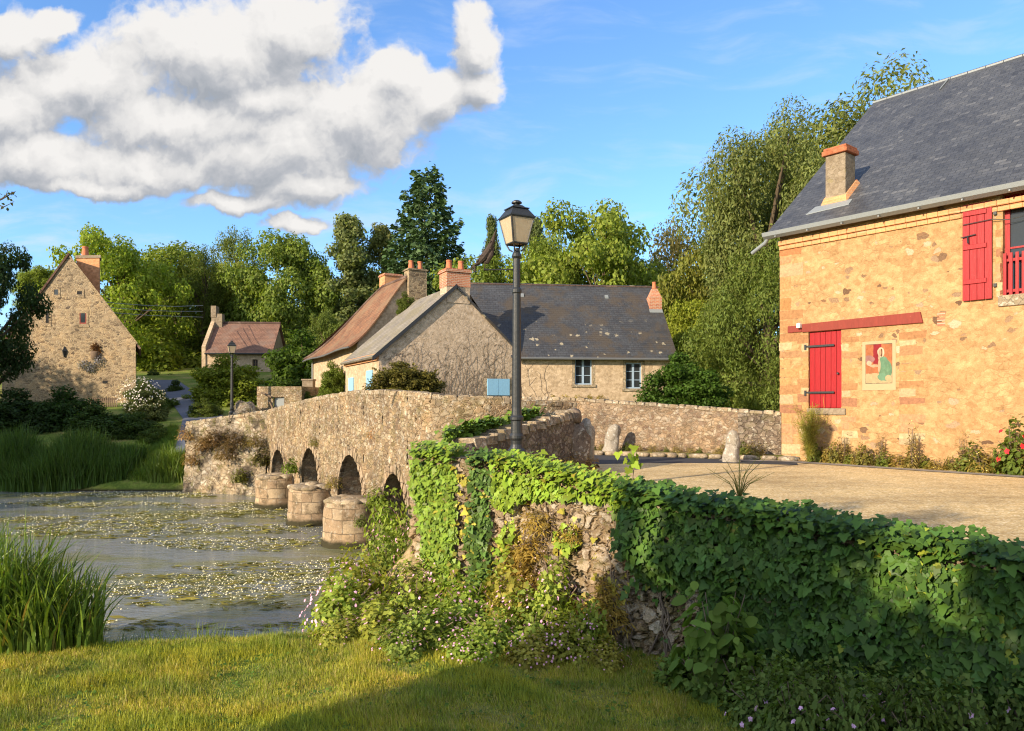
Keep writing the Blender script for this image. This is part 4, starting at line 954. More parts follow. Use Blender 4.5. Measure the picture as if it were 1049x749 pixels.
lampY = 11.9
make_lamp((.075, lampY, -1.22), .985, 'tall black lantern lamp with frosted panes standing in the ivy of the yard wall')
fl = P(237.5, 425, 39.5)
hz = hgt(fl.x, fl.y)
make_lamp((fl.x, fl.y, min(hz, fl.z) - .05), (((415 - 348) / F * 39.5) - min(hz, fl.z)) / 4.57, 'slender grey lantern lamp beyond the bridge, below the small brown roofed cottage', arm=False)
# withered carved figure by the lamp arm
fg = thing('weathered_carving', 'dark weathered wooden carving, like a diving bird, hung from the lamp arm', 'carving', P(494, 276, 11.95))
mb = MB()
pt = lambda x, y: P(x, y, 11.95)
for (pts, rad) in (([(482, 275), (489, 270), (495, 265), (500, 258), (505, 246), (508, 236)], [.006, .03, .05, .055, .035, .006]), ([(486, 272), (493, 268), (499, 268), (503, 262), (506, 252)], [.006, .025, .045, .04, .01]), ([(488, 269), (494, 262), (499, 255), (503, 247)], [.006, .03, .03, .008]), ([(497, 268), (497, 272), (496, 276.5)], [.012, .008, .006])):
    n0 = len(mb.v); mb.tube([pt(*q_) + Vector((0, .03 * math.sin(i * 2.1 + len(pts)), 0)) for i, q_ in enumerate(pts)], rad, 8)

rnd = random.Random(6)
for k in range(9):
    u = rnd.random(); a_ = pt(lerp(484, 506, u), lerp(273, 246, u ** 1.3)); mb.tube([a_, a_ + Vector((rnd.uniform(-.05, .02), rnd.uniform(-.05, .05), rnd.uniform(-.10, .02))), a_ + Vector((rnd.uniform(-.14, .05), rnd.uniform(-.08, .08), rnd.uniform(-.16, .04)))], [.02, .014, .004], 5)
M['darkwood'] = m_paint('dark_weathered_wood', (.055, .038, .030), .9, .6)
mb.build('figure', M['darkwood'], fg)

# ------------------------------------------------------------------ houses across the bridge
def house_frame(o, ax, ay):
    o = Vector((*o, 0)); ax = Vector((*ax, 0)).normalized(); ay = Vector((*ay, 0)).normalized()
    return lambda t, d, z: (lambda v: (v.x, v.y, z))(o + ax * t + ay * d)
def pots(root, spots, zz, s=1.0):
    for (x, y) in spots:
        mb = MB(); mb.lathe([(.12 * s, 0), (.135 * s, .03), (.10 * s, .30 * s), (.115 * s, .34 * s), (.115 * s, .38 * s)], (x, y, zz), 12); mb.build('chimney_pot', M['pot'], root)
def window(root, f, t0, t1, z0, z1, rec=.16, glazing=(2, 3), frame='bluegrey'):
    mb = MB(); b = .06
    mb.fbox(f, t0, t0 + b, rec - .05, rec + .03, z0, z1); mb.fbox(f, t1 - b, t1, rec - .05, rec + .03, z0, z1); mb.fbox(f, t0 + b + .001, t1 - b - .001, rec - .05, rec + .03, z0, z0 + b); mb.fbox(f, t0 + b + .001, t1 - b - .001, rec - .05, rec + .03, z1 - b, z1)
    nx, nz = glazing; m = (t0 + t1) / 2
    if nx > 1: mb.fbox(f, m - .05, m + .05, rec - .04, rec + .025, z0 + b + .001, z1 - b - .001)
    for k in range(1, nz):
        zz = z0 + (z1 - z0) * k / nz
        mb.fbox(f, t0 + b + .001, m - .051, rec - .03, rec + .02, zz - .015, zz + .015); mb.fbox(f, m + .051, t1 - b - .001, rec - .03, rec + .02, zz - .015, zz + .015)
    w = mb.build('window', M[frame], root)
    mb = MB(); mb.fbox(f, t0 + .03, t1 - .03, rec, rec + .01, z0 + .03, z1 - .03); mb.build('pane', M['pane'], w)
    return w
S3 = 1.3
# --- long low house with slate roof (front faces us)
HB0 = P(525.9, 415, 26.8 * S3); HB0.z = 0
bx = Vector((1, .12, 0)).normalized(); by = Vector((-.12, 1, 0)).normalized()
fB = house_frame(HB0.xy, bx.xy, by.xy)
LB = 5.98 * S3; ezB = 1.87 * S3; rzB = 4.74 * S3; dB = 2.6 * S3
def s_on(o, ax, px): u = (px - 524.5) / F; return (u * o.y - o.x) / (ax.x - u * ax.y)
def z_on(py, Y): return (415 - py) / F * Y
HB = thing('slate_cottage', 'long low cream cottage with old blotched slate roof and two blue windows', 'cottage', (HB0.x + 3, HB0.y, -1.5))
wins = []
for (p0, p1, y0, y1) in ((589, 606.5, 394, 365.5), (641, 657.5, 398, 371.5)):
    t0, t1 = s_on(HB0, bx, p0), s_on(HB0, bx, p1); Y = HB0.y + bx.y * t0; wins.append((t0, t1, z_on(y0, Y), z_on(y1, Y)))
mb = MB(); wallgrid(mb, fB, 0, LB, -2, ezB, [wins[0], wins[1]], .16)
mb.add([fB(LB, 0, -2), fB(LB, 2 * dB, -2), fB(LB, 2 * dB, ezB), fB(LB, dB, rzB - .1), fB(LB, 0, ezB)]); mb.add([fB(-2, 0 + .5, -2), fB(-2, .5, ezB), fB(-2, dB, rzB - .1), fB(-2, 2 * dB, ezB), fB(-2, 2 * dB, -2)]); mb.add([fB(-2, 2 * dB, -2), fB(LB, 2 * dB, -2), fB(LB, 2 * dB, ezB), fB(-2, 2 * dB, ezB)])
mb.build('wall', M['cream'], HB)
for w in wins:
    window(HB, fB, *w)
    mb = MB(); mb.fbox(fB, w[0] - .14, w[0] - .002, -.012, .16, w[2] - .1, w[3] + .14); mb.fbox(fB, w[1] + .002, w[1] + .14, -.012, .16, w[2] - .1, w[3] + .14); mb.fbox(fB, w[0] - .001, w[1] + .001, -.013, .16, w[3] + .001, w[3] + .14); mb.fbox(fB, w[0] - .18, w[1] + .18, -.05, .16, w[2] - .13, w[2] - .001)
    mb.build('window_surround', M['coping'], HB)
slB = (rzB - ezB) / dB; zo = ezB - .3 * slB + .12
mb = MB(); mb.slab(fB(-.1, -.3, zo), fB(LB + .15, -.3, zo), fB(LB + .15, dB, rzB + .12), fB(-2.2, dB, rzB + .12), .06); mb.slab(fB(LB + .15, 2 * dB + .3, zo), fB(-2.2, 2 * dB + .3, zo), fB(-2.2, dB, rzB + .12), fB(LB + .15, dB, rzB + .12), .06)
rB = mb.build('roof', M['oldslate'], HB)
mb = MB()
for k in range(32): mb.fbox(lambda t, d, z: fB(t, dB + d, rzB + .11 + z - abs(d) * .8), -2.1 + k * .32, -2.1 + k * .32 + .30, -.12, .12, 0, .06)
mb.build('ridge_tiles', M['browntile'], rB)
mb = MB(); mb.tube([fB(-.05, -.36, zo - .04), fB(LB + .15, -.36, zo - .04)], .06, 8); mb.build('gutter', M['greymetal'], HB)
for px, py in ((622, 308), (535, 310)):
    tt = s_on(HB0 + by * (dB * .75), bx, px)
    mb = MB(); mb.fbox(lambda t, d, z: fB(t, d, ezB + d * slB + .125 + z), tt - .08, tt + .10, dB * .78, dB * .78 + .12, 0, .07); mb.build('roof_vent', M['zinc'], rB)
def chimney(root, f, t0, t1, d0, d1, zlo, zhi, mat, capmat=None, capz=.14, name='chimney', npots=2, ps=1.0):
    mb = MB(); mb.fbox(f, t0, t1, d0, d1, zlo, zhi); c = mb.build(name, M[mat], root)
    mb = MB(); mb.fbox(f, t0 - .06, t1 + .06, d0 - .06, d1 + .06, zhi + .002, zhi + capz * .5); mb.fbox(f, t0 - .02, t1 + .02, d0 - .02, d1 + .02, zhi + capz * .5 + .002, zhi + capz); mb.build('cap', M[capmat or mat], c)
    if npots: pots(c, [f(lerp(t0, t1, (k + .5) / npots), (d0 + d1) / 2, 0)[:2] for k in range(npots)], zhi + capz, ps)
    return c
# small brick chimney at the far end of that roof
tR = s_on(HB0 + by * (dB * .75), bx, 671)
mb = MB(); zc = ezB + dB * .6 * slB + .1
mb.fbox(fB, LB - .52, LB + .12, dB * .62, dB * .62 + .55, zc - .3, zc + .75); cs_ = mb.build('chimney', M['brick'], HB)
mb = MB(); a_ = [fB(LB - .5, dB * .62 + .02, zc + .752), fB(LB + .1, dB * .62 + .02, zc + .752), fB(LB + .1, dB * .62 + .53, zc + .752), fB(LB - .5, dB * .62 + .53, zc + .752)]; cc = sum((Vector(v) for v in a_), Vector()) / 4
mb.hexa(a_ + [tuple(cc + (Vector(v) - cc) * .42 + Vector((0, 0, .45))) for v in a_]); mb.build('cap', M['brick'], cs_)
pots(cs_, [cc.xy], zc + 1.2, .9)
mb = MB(); mb.fbox(lambda t, d, z: fB(t, d, ezB + d * slB + .125 + z), LB - .56, LB + .13, dB * .62 - .16, dB * .62, 0, .02); mb.build('lead_apron', M['zinc'], cs_)
# --- gabled cottage with grey rendered gable wall
GL = Vector((-4.4, 24.5, 0)) * S3; gx = Vector((.9, .44, 0)).normalized(); ga = Vector((-.44, .9, 0)).normalized()
fA = house_frame(GL.xy, gx.xy, ga.xy)
WA = s_on(GL, gx, 527.5); tap = s_on(GL, gx, 467)
eL = z_on(362, GL.y); eR = z_on(357.5, (GL + gx * WA).y); ap = z_on(294, (GL + gx * tap).y)
LA = 4.6 * S3
HA = thing('gabled_cottage', 'cottage with a bare grey gable veined by dry creeper and a tall brick chimney', 'cottage', (GL.x + 2, GL.y + 1, -1.5))
mb = MB(); mb.add([fA(0, 0, -2), fA(WA, 0, -2), fA(WA, 0, eR), fA(tap, 0, ap), fA(0, 0, eL)])
gw = mb.build('gable_wall', M['grey'], HA)
dT = s_on(GL, ga, 353.5)
dtop = lambda px: s_on(GL, ga, px)
do = (dtop(352) - .55, dtop(352) + .35, -2, z_on(385, GL.y + 4.2)); wo = (dtop(374), dtop(374) + 1.0, z_on(398, GL.y + 2), z_on(380, GL.y + 2))
gfl = lambda t, d, z: fA(d, t, z)
mb = MB(); mb.add([fA(0, 0, -2), fA(0, 0, eL), fA(0, LA, eL), fA(0, LA, -2)]); mb.add([fA(WA, 0, -2), fA(WA, LA, -2), fA(WA, LA, eR), fA(WA, 0, eR)]); mb.add([fA(0, LA, -2), fA(0, LA, eL), fA(tap, LA, ap), fA(WA, LA, eR), fA(WA, LA, -2)])
mb.build('wall', M['cream'], HA)
mb = MB()
for (d0, d1, z0, z1) in ((.9, 1.9, z_on(402, 33.5), z_on(380, 33.5)),): mb.fbox(lambda t, d, z: fA(-.002 - d, t, z), d0, d1, 0, .05, z0, z1)
mb.build('shutter', M['bluepaint'], HA)
mb = MB(); mb.fbox(lambda t, d, z: fA(-.002 - d, t, z), 4.3, 5.2, 0, .05, -1.5, z_on(388, 37.5)); mb.build('door', M['bluepaint'], HA)
mb = MB()
mb.fbox(lambda t, d, z: fA(-d, t, z), 0, LA, -.01, .10, eL - .30, eL - .16); mb.fbox(lambda t, d, z: fA(-d, t, z), 0, LA, -.01, .16, eL - .158, eL - .02); mb.build('cornice', M['orangebrick'], HA)
sA = (ap - eL) / tap; sAr = (ap - eR) / (WA - tap)
mb = MB(); mb.slab(fA(-.3, -.12, eL - .3 * sA + .1), fA(-.3, LA, eL - .3 * sA + .1), fA(tap, LA, ap + .1), fA(tap, -.12, ap + .1), .08); rA = mb.build('roof', M['greyslate'], HA)
mb = MB(); mb.slab(fA(WA + .05, -.10, eR - .05 * sAr + .08), fA(tap, -.10, ap + .08), fA(tap, LA, ap + .08), fA(WA + .05, LA, eR - .05 * sAr + .08), .08); mb.build('roof_slope', M['oldslate'], rA)
mb = MB()
for (t0, z0, t1, z1) in ((-.32, eL - .32 * sA + .10, tap, ap + .10),):   # slate verge board along the gable
    mb.hexa([fA(t0, -.16, z0 - .16), fA(t1, -.16, z1 - .16), fA(t1, -.125, z1 - .16), fA(t0, -.125, z0 - .16), fA(t0, -.16, z0 + .03), fA(t1, -.16, z1 + .03), fA(t1, -.125, z1 + .03), fA(t0, -.125, z0 + .03)])
mb.build('verge_board', M['slate'], rA)
tc0, tc1 = s_on(GL, gx, 457), s_on(GL, gx, 481.5)
chimney(HA, fA, tc0, tc1, -.05, .85, ap + .0, z_on(279, GL.y + .44 * tap), 'brick', 'brick', .16, npots=2, ps=1.15)
mb = MB(); mb.fbox(fA, tc0 + .02, tc1 - .02, -.03, .8, ap - max((tap - tc0) * sA, (tc1 - tap) * sAr) - .1, ap - .005); mb.build('chimney_base', M['grey'], HA)
# blue shutters on the gable
ts0, ts1 = s_on(GL, gx, 499), s_on(GL, gx, 521.5); Yg = (GL + gx * ts0).y
mb = MB(); tm = (ts0 + ts1) / 2; mb.fbox(fA, ts0, tm - .008, -.06, -.002, z_on(405, Yg), z_on(388, Yg)); mb.fbox(fA, tm + .008, ts1, -.06, -.002, z_on(405, Yg), z_on(388, Yg))
shb = mb.build('gable_shutter', M['bluepaint'], HA)
mb = MB(); mb.fbox(fA, ts0 - .25, ts0 - .01, -.008, .0, z_on(410, Yg), z_on(386, Yg)); mb.fbox(fA, ts0 - .009, ts1 + .009, -.007, .0, z_on(387, Yg), z_on(385.5, Yg)); mb.fbox(fA, ts1 + .01, ts1 + .12, -.008, .0, z_on(410, Yg), z_on(386, Yg)); mb.build('shutter_surround', M['cream'], HA)
# dry creeper stems on the gable and on the cream wall
def creeper(root, f, t0, t1, z0, z1, n, seed, mat, inside=None, rad=.009):
    rnd = random.Random(seed); mb = MB()
    for k in range(n):
        t = rnd.uniform(t0, t1); z = z0; pts = [f(t, -.012, z)]; dirx = rnd.uniform(-.3, .3)
        for j in range(rnd.randint(10, 30)):
            dirx = dirx * .8 + rnd.uniform(-.5, .5); t += dirx * .12; z += rnd.uniform(.05, .22)
            if z > z1 or t < t0 or t > t1 or (inside and not inside(t, z)): break
            pts.append(f(t, -.012, z))
            if j % 4 == 3:          # a side shoot
                q = [f(t, -.012, z)]; tt, zz = t, z; sx = rnd.choice((-1, 1))
                for i in range(rnd.randint(2, 5)):
                    tt += sx * rnd.uniform(.04, .16); zz += rnd.uniform(-.02, .15)
                    if zz > z1 or tt < t0 or tt > t1 or (inside and not inside(tt, zz)): break
                    q.append(f(tt, -.012, zz))
                if len(q) > 1: mb.tube(q, [rad * .8 * (1 - i / len(q) * .6) for i in range(len(q))], 4, False)
        if len(pts) > 2: mb.tube(pts, [rad * 1.3 * (1 - i / len(pts) * .6) for i in range(len(pts))], 4, False)
    return mb.build('creeper', mat, root)
M['stem'] = m_paint('dry_stem', (.19, .14, .10), .9, .3)
creeper(HA, fA, .1, WA - .1, -1.2, ap - .3, 170, 3, M['stem'], lambda t, z: z < (eL + t * sA if t < tap else eR + (WA - t) * sAr) - .12, rad=.0055)
creeper(HB, fB, .2, 2.0, -1.2, ezB - .3, 10, 5, M['stem'])
# --- tall old house with the red tiled roof
FL = P(366, 415, 30 * S3); FL.z = 0; BL = P(320, 415, 36 * S3); BL.z = 0
ca = (BL - FL).normalized(); cg = Vector((ca.y, -ca.x, 0)); LC = (BL - FL).length
fC = house_frame(FL.xy, cg.xy, ca.xy)
eF = z_on(352, FL.y); eBk = z_on(367, BL.y); tr = s_on(FL, cg, 415.5); rF = z_on(286, (FL + cg * tr).y)
HC = thing('red_tiled_house', 'old house with a swept red tiled roof behind the gabled cottage', 'house', (FL.x + 1, FL.y + 2, -1.3))
rb = Vector((*fC(tr, 0, 0)[:2], 0)); sr = s_on(rb, ca, 392)
mb = MB(); mb.add([fC(0, 0, -2), fC(0, 0, eF), fC(0, LC, eBk), fC(0, LC, -2)]); mb.add([fC(0, 0, -2), fC(2 * tr, 0, -2), fC(2 * tr, 0, eF), fC(tr, 0, rF - .1), fC(0, 0, eF)]); mb.add([fC(2 * tr, 0, -2), fC(2 * tr, LC, -2), fC(2 * tr, LC, eF), fC(2 * tr, 0, eF)]); mb.add([fC(0, LC, -2), fC(0, LC, eBk), fC(2 * tr, LC, eF), fC(2 * tr, LC, -2)])
mb.build('wall', M['cream'], HC)
mb = MB(); N = 14
def roofC(u, v, k=0.0):        # u along the eave, v from eave to ridge, with a bell-cast foot
    d = lerp(-.15, LC + .2, u) if True else 0
    e = Vector(fC(-.45, lerp(-.15, LC + .25, u), lerp(eF, eBk, u) - .12)); r = Vector(fC(tr, lerp(-.15, sr, u), rF + .08))
    p = e.lerp(r, v); p.z -= .55 * math.sin(math.pi * min(1, v)) * (1 - v) + 0; p.z += .04 * math.sin(u * 9) * (1 - v) + k; return p
i0 = 0
for a in range(N):
    for b in range(N):
        c4 = [roofC(a / N, b / N), roofC((a + 1) / N, b / N), roofC((a + 1) / N, (b + 1) / N), roofC(a / N, (b + 1) / N)]
        wu = lambda p, q: (p * (LC + .4), q * (Vector(fC(0, 0, eF)) - Vector(fC(tr, 0, rF))).length)
        mb.add(c4[::-1], [wu(a / N, (b + 1) / N), wu((a + 1) / N, (b + 1) / N), wu((a + 1) / N, b / N), wu(a / N, b / N)])
dn = Vector((0, 0, -.12))
for a in range(N):
    for (p, q) in ((roofC(a / N, 0), roofC((a + 1) / N, 0)), (roofC(0, a / N), roofC(0, (a + 1) / N)), (roofC(1, a / N), roofC(1, (a + 1) / N))): mb.add([p, q, q + dn, p + dn])
bkR = [Vector(fC(tr, -.15, rF + .08)), Vector(fC(tr, sr, rF + .08)), Vector(fC(2 * tr + .4, LC + .2, eF - .2)), Vector(fC(2 * tr + .4, -.15, eF - .2))]; mb.add(bkR); mb.add([roofC(1, 1), roofC(1, 0), bkR[2]])
rC = mb.build('roof', M['tile'], HC, merge=True)
mb = MB(); mb.tube([roofC(1, k / 8, .04) for k in range(9)], .07, 6); mb.tube([Vector(fC(tr, lerp(-.15, sr, k / 8), rF + .10)) for k in range(9)], .08, 6); mb.build('hip_tiles', M['browntile'], rC)
mb = MB(); mb.tube([roofC(k / 8, 0, -.1) + Vector((-.06, -.03, 0)) for k in range(9)], .05, 6); mb.build('gutter', M['greymetal'], HC)
mb = MB(); mb.tube([Vector(fC(-.08, LC - .3, eBk - .3)), Vector(fC(-.08, LC - .3, -1.5))], .05, 6); mb.build('downpipe', M['zinc'], HC)
Yc1 = (rb + ca * sr).y
chimney(HC, fC, tr + .0, tr + 1.1, sr - .35, sr + .55, rF - 1.9, z_on(283, Yc1), 'orangebrick', 'brick', .14, npots=0)
chimney(HC, fC, tr + .05, tr + 1.1, -.35, .35, rF - 1.6, z_on(276, FL.y + 1), 'house', 'house', .10, npots=2, ps=1.2)
gate = P(311, 415, 44); mb = MB(); mb.box((gate.x - .0, 43.7, -1.5), (gate.x + .62, 44.3, z_on(390, 44))); mb.box((gate.x - .05, 43.65, z_on(390, 44) + .002), (gate.x + .67, 44.35, z_on(389, 44) + .03)); mb.build('garden_pier', M['beigestone'], HC)
# --- small cottage with the brown roof
D0 = P(207, 415, 60); D0.z = 0; dx = Vector((1, .06, 0)).normalized(); dy = Vector((-.06, 1, 0)).normalized(); fD = house_frame(D0.xy, dx.xy, dy.xy)
HD = thing('brown_roofed_cottage', 'small cottage with mossy brown tiled roof among the trees', 'cottage', (D0.x + 2, D0.y, 2))
LD = s_on(D0, dx, 277); eD = z_on(360, 60); rD = z_on(331, 62.5)
wD = (s_on(D0, dx, 258.5), s_on(D0, dx, 264), z_on(377, 60), z_on(368, 60))
mb = MB(); wallgrid(mb, fD, .3, LD, -.5, eD, [wD], .2); mb.add([fD(LD, 0, -.5), fD(LD, 5, -.5), fD(LD, 5, eD), fD(LD, 2.5, rD - .1), fD(LD, 0, eD)]); mb.build('wall', M['cream'], HD)
window(HD, fD, *wD, rec=.18, glazing=(2, 2), frame='wood')
mb = MB(); mb.slab(fD(.3, -.25, eD - .15), fD(LD + .2, -.25, eD - .15), fD(LD + .2, 2.5, rD), fD(.3, 2.5, rD), .1); mb.slab(fD(LD + .2, 5.25, eD - .15), fD(.3, 5.25, eD - .15), fD(.3, 2.5, rD), fD(LD + .2, 2.5, rD), .1); rDo = mb.build('roof', M['browntile'], HD)
mb = MB(); mb.tube([fD(.3, 2.5, rD + .03), fD(LD + .2, 2.5, rD + .03)], .1, 6); mb.build('ridge_tiles', M['browntile'], rDo)
mb = MB(); mb.tube([fD(.3, -.3, eD - .2), fD(LD + .2, -.3, eD - .2)], .07, 6); mb.build('gutter', M['iron'], HD)
mb = MB(); mb.add([fD(0, -.1, -.5), fD(0, -.1, eD), fD(0, 2.5, rD + .5), fD(0, 5, eD), fD(0, 5, -.5)][::-1]); mb.add([fD(.3, -.1, -.5), fD(.3, -.1, eD + .4), fD(.3, 2.5, rD + .5), fD(.3, 5, eD), fD(.3, 5, -.5)]); mb.add([fD(0, -.1, -.5), fD(.3, -.1, -.5), fD(.3, -.1, eD + .4), fD(0, -.1, eD + .4)]); mb.add([fD(0, -.1, eD + .4), fD(.3, -.1, eD + .4), fD(.3, 2.5, rD + .5), fD(0, 2.5, rD + .5)]); mb.build('gable_parapet', M['cream'], HD)
mb = MB(); mb.fbox(fD, .02, .9, 2.1, 2.8, rD - .6, z_on(322, 62.5)); mb.fbox(fD, .0, .42, 2.05, 2.85, z_on(322, 62.5) - .3, z_on(314, 62.5)); mb.build('chimney', M['beigestone'], HD)
# --- garden wall and outhouse below it
G0 = P(263, 415, 41); G0.z = 0; gdx = Vector((1, -.12, 0)).normalized(); fG = house_frame(G0.xy, gdx.xy, (.12, 1))
OH = thing('ruined_outhouse', 'low roofless stone outhouse with a grey boarded opening behind the bridge', 'outhouse', (G0.x + 1, G0.y, -1))
LG = s_on(G0, gdx, 309); wG = (s_on(G0, gdx, 280), s_on(G0, gdx, 291), z_on(417, 41), z_on(407, 41))
mb = MB(); wallgrid(mb, fG, 0, LG, -1.8, z_on(396, 41), [wG], .3); mb.fbox(fG, 0, LG, .001, .5, z_on(396, 41) - .02, z_on(396, 41) + .001); mb.add([fG(LG, 0, -1.8), fG(LG, 3, -1.8), fG(LG, 3, z_on(396, 41)), fG(LG, 0, z_on(396, 41))]); mb.build('wall', M['bridge'], OH)
mb = MB(); mb.fbox(fG, 0, LG, .501, 3, z_on(396, 41) - .25, z_on(396, 41) - .15); mb.build('slab_roof', M['beigestone'], OH)
mb = MB(); mb.fbox(fG, wG[0], wG[1], .12, .18, wG[2], wG[3]); mb.build('board', M['zinc'], OH)
mb = MB(); mb.tube([fG(.3, -.1, z_on(402, 41)), fG(.9, -.12, z_on(407, 41))], .06, 5); mb.tube([fG(.8, -.1, z_on(412, 41)), fG(1.05, -.12, z_on(420, 41))], .06, 5); mb.build('beam', M['wood'], OH)
rb_ = thing('rubble_heap', 'brown earth covered rubble heap beside the ruined outhouse', 'rubble', (P(250, 415, 40).x, 40, -1))
mb = MB(); mb.rock((P(251, 415, 40).x, 40, -1.0), (.75, .7, 1.05), 5, 14, .35); mb.build('heap', M['wing'], rb_, smooth=True)
# --- stone house at the left, gable towards us
HL0 = P(2, 415, 46); HL0.z = 0; lx = Vector((1, -.05, 0)).normalized(); ly = Vector((-.5, 1, 0)).normalized(); fL = house_frame(HL0.xy, lx.xy, ly.xy)
HLW = s_on(HL0, lx, 139); tL = s_on(HL0, lx, 70); apL = z_on(262, 46); eLf = z_on(352, 46); zgL = -1.0
HL = thing('rubble_gabled_house', 'tall rubble stone house with plain steep gable and orange chimney', 'house', (HL0.x + 4, HL0.y, 0))
mb = MB(); mb.add([fL(0, 0, zgL), fL(HLW, 0, zgL), fL(HLW, 0, eLf), fL(tL, 0, apL), fL(0, 0, eLf)]); mb.add([fL(HLW, 0, zgL), fL(HLW, 7, zgL), fL(HLW, 7, eLf), fL(HLW, 0, eLf)]); mb.add([fL(0, 0, zgL), fL(0, 0, eLf), fL(0, 7, eLf), fL(0, 7, zgL)]); mb.add([fL(0, 7, zgL), fL(0, 7, eLf), fL(tL, 7, apL), fL(HLW, 7, eLf), fL(HLW, 7, zgL)])
mb.build('wall', M['house'], HL)
slr = (apL - eLf) / (HLW - tL); sll = (apL - eLf) / tL
mb = MB(); mb.slab(fL(HLW + .35, .12, eLf - .25 * slr), fL(HLW + .35, 7.2, eLf - .25 * slr), fL(tL, 7.2, apL + .1), fL(tL, .12, apL + .1), .12); mb.slab(fL(-.3, 7.2, eLf - .3 * sll), fL(-.3, -.18, eLf - .3 * sll), fL(tL, -.18, apL + .12), fL(tL, 7.2, apL + .12), .10); rL = mb.build('roof', M['browntile'], HL)
mb = MB()
for (t0, z0, t1, z1) in ((HLW + .1, eLf - .05, tL, apL + .02),):
    mb.hexa([fL(t1, -.06, z1 - .06), fL(t0, -.06, z0 - .06), fL(t0, .2, z0 - .06), fL(t1, .2, z1 - .06), fL(t1, -.06, z1 + .07), fL(t0, -.06, z0 + .07), fL(t0, .2, z0 + .07), fL(t1, .2, z1 + .07)])
mb.build('verge_stones', M['house'], rL)
tc0, tc1 = s_on(HL0 + ly * 2.2, lx, 78.5), s_on(HL0 + ly * 2.2, lx, 102)
mb = MB(); Yc = (HL0 + ly * 2.2).y; mb.fbox(fL, tc0, tc1, 2.0, 3.0, apL - 3.6, z_on(266, Yc)); chL = mb.build('chimney', M['rust_plaster'], HL)
mb = MB(); mb.fbox(fL, tc0 - .06, tc1 + .08, 1.93, 3.07, z_on(266, Yc) + .002, z_on(263, Yc)); mb.build('cap', M['beigestone'], chL)
pots(chL, [fL(tc0 + .55, 2.5, 0)[:2]], z_on(263, Yc), 1.7)
def lwin(p0, p1, y0, y1, pane=True):
    t0, t1, z0, z1 = s_on(HL0, lx, p0), s_on(HL0, lx, p1), z_on(y1, 45.8), z_on(y0, 45.8)
    mb = MB()
    mb.fbox(fL, t0 - .14, t0, -.03, .1, z0 - .1, z1 + .12); mb.fbox(fL, t1, t1 + .14, -.03, .1, z0 - .1, z1 + .12); mb.fbox(fL, t0 + .001, t1 - .001, -.031, .1, z1, z1 + .12); mb.fbox(fL, t0 - .16, t1 + .16, -.05, .1, z0 - .2, z0 - .1); mb.fbox(fL, t0 + .001, t1 - .001, -.03, .1, z0 - .099, z0)
    w = mb.build('window', M['house'], HL)
    mb = MB(); mb.fbox(fL, t0 + .001, t1 - .001, -.012, -.006, z0 + .001, z1 - .001); mb.build('pane', M['pane'] if pane else M['dark'], w)
    if p1 - p0 > 6:
        mb = MB(); mb.fbox(fL, t0, t0 + .06, -.025, -.013, z0, z1); mb.fbox(fL, t1 - .06, t1, -.025, -.013, z0, z1); mb.fbox(fL, t0 + .06, t1 - .06, -.025, -.013, z0, z0 + .08); mb.build('frame', M['redbeam'], w)
lwin(81.5, 88.5, 321, 332); lwin(55.5, 59.5, 296.5, 302); lwin(79, 84, 298.5, 302, False); lwin(47, 50, 318.5, 331, False)
wl = thing('wall_lantern', 'small black lantern fixed on the rubble gable', 'lantern', P(66, 362, 45.8))
mb = MB(); c = P(66, 362, 45.75); mb.lathe([(.04, -.25), (.15, .12), (.16, .14)], c, 4); mb.lathe([(.19, .14), (.07, .3), (.04, .38), (.0, .45)], c, 4); mb.build('body', M['iron'], wl); mb = MB(); mb.tube([c + Vector((0, 0, .2)), c + Vector((0, .3, .35))], .04, 6); mb.build('bracket', M['iron'], wl)
mb = MB(); t0, t1 = s_on(HL0, lx, 105), s_on(HL0, lx, 110); mb.fbox(fL, t0, t1, -.02, .1, z_on(393, 45.8), z_on(390, 45.8)); mb.build('air_brick', M['dark'], HL)
pf = thing('picket_fence', 'low dark wooden picket fence at the foot of the rubble gable', 'fence', P(105, 412, 44))
mb = MB()
for k in range(14):
    p = P(90 + k * 2.2, 412, 44); mb.box((p.x, 44, -.1), (p.x + .07, 44.03, z_on(408, 44) + .02 * (k % 3)))
mb.build('pickets', M['wood'], pf); mb = MB(); mb.box((P(89, 0, 44).x, 44.031, .32), (P(121, 0, 44).x, 44.07, .40)); mb.build('rail', M['wood'], pf)
# overhead cables
for k, (y0, y1) in enumerate(((313, 313), (318, 319), (323, 325))):
    mb = MB(); mb.tube([P(110, y0 - 3, 50), P(150, y0, 54), P(180, y0 + 1, 57), P(208, y1, 60)], .022, 5)
    tag(mb.build('overhead_cable', M['zinc']), 'thin grey cable strung between the rubble house and the brown roofed cottage', 'cable', 'overhead cables')

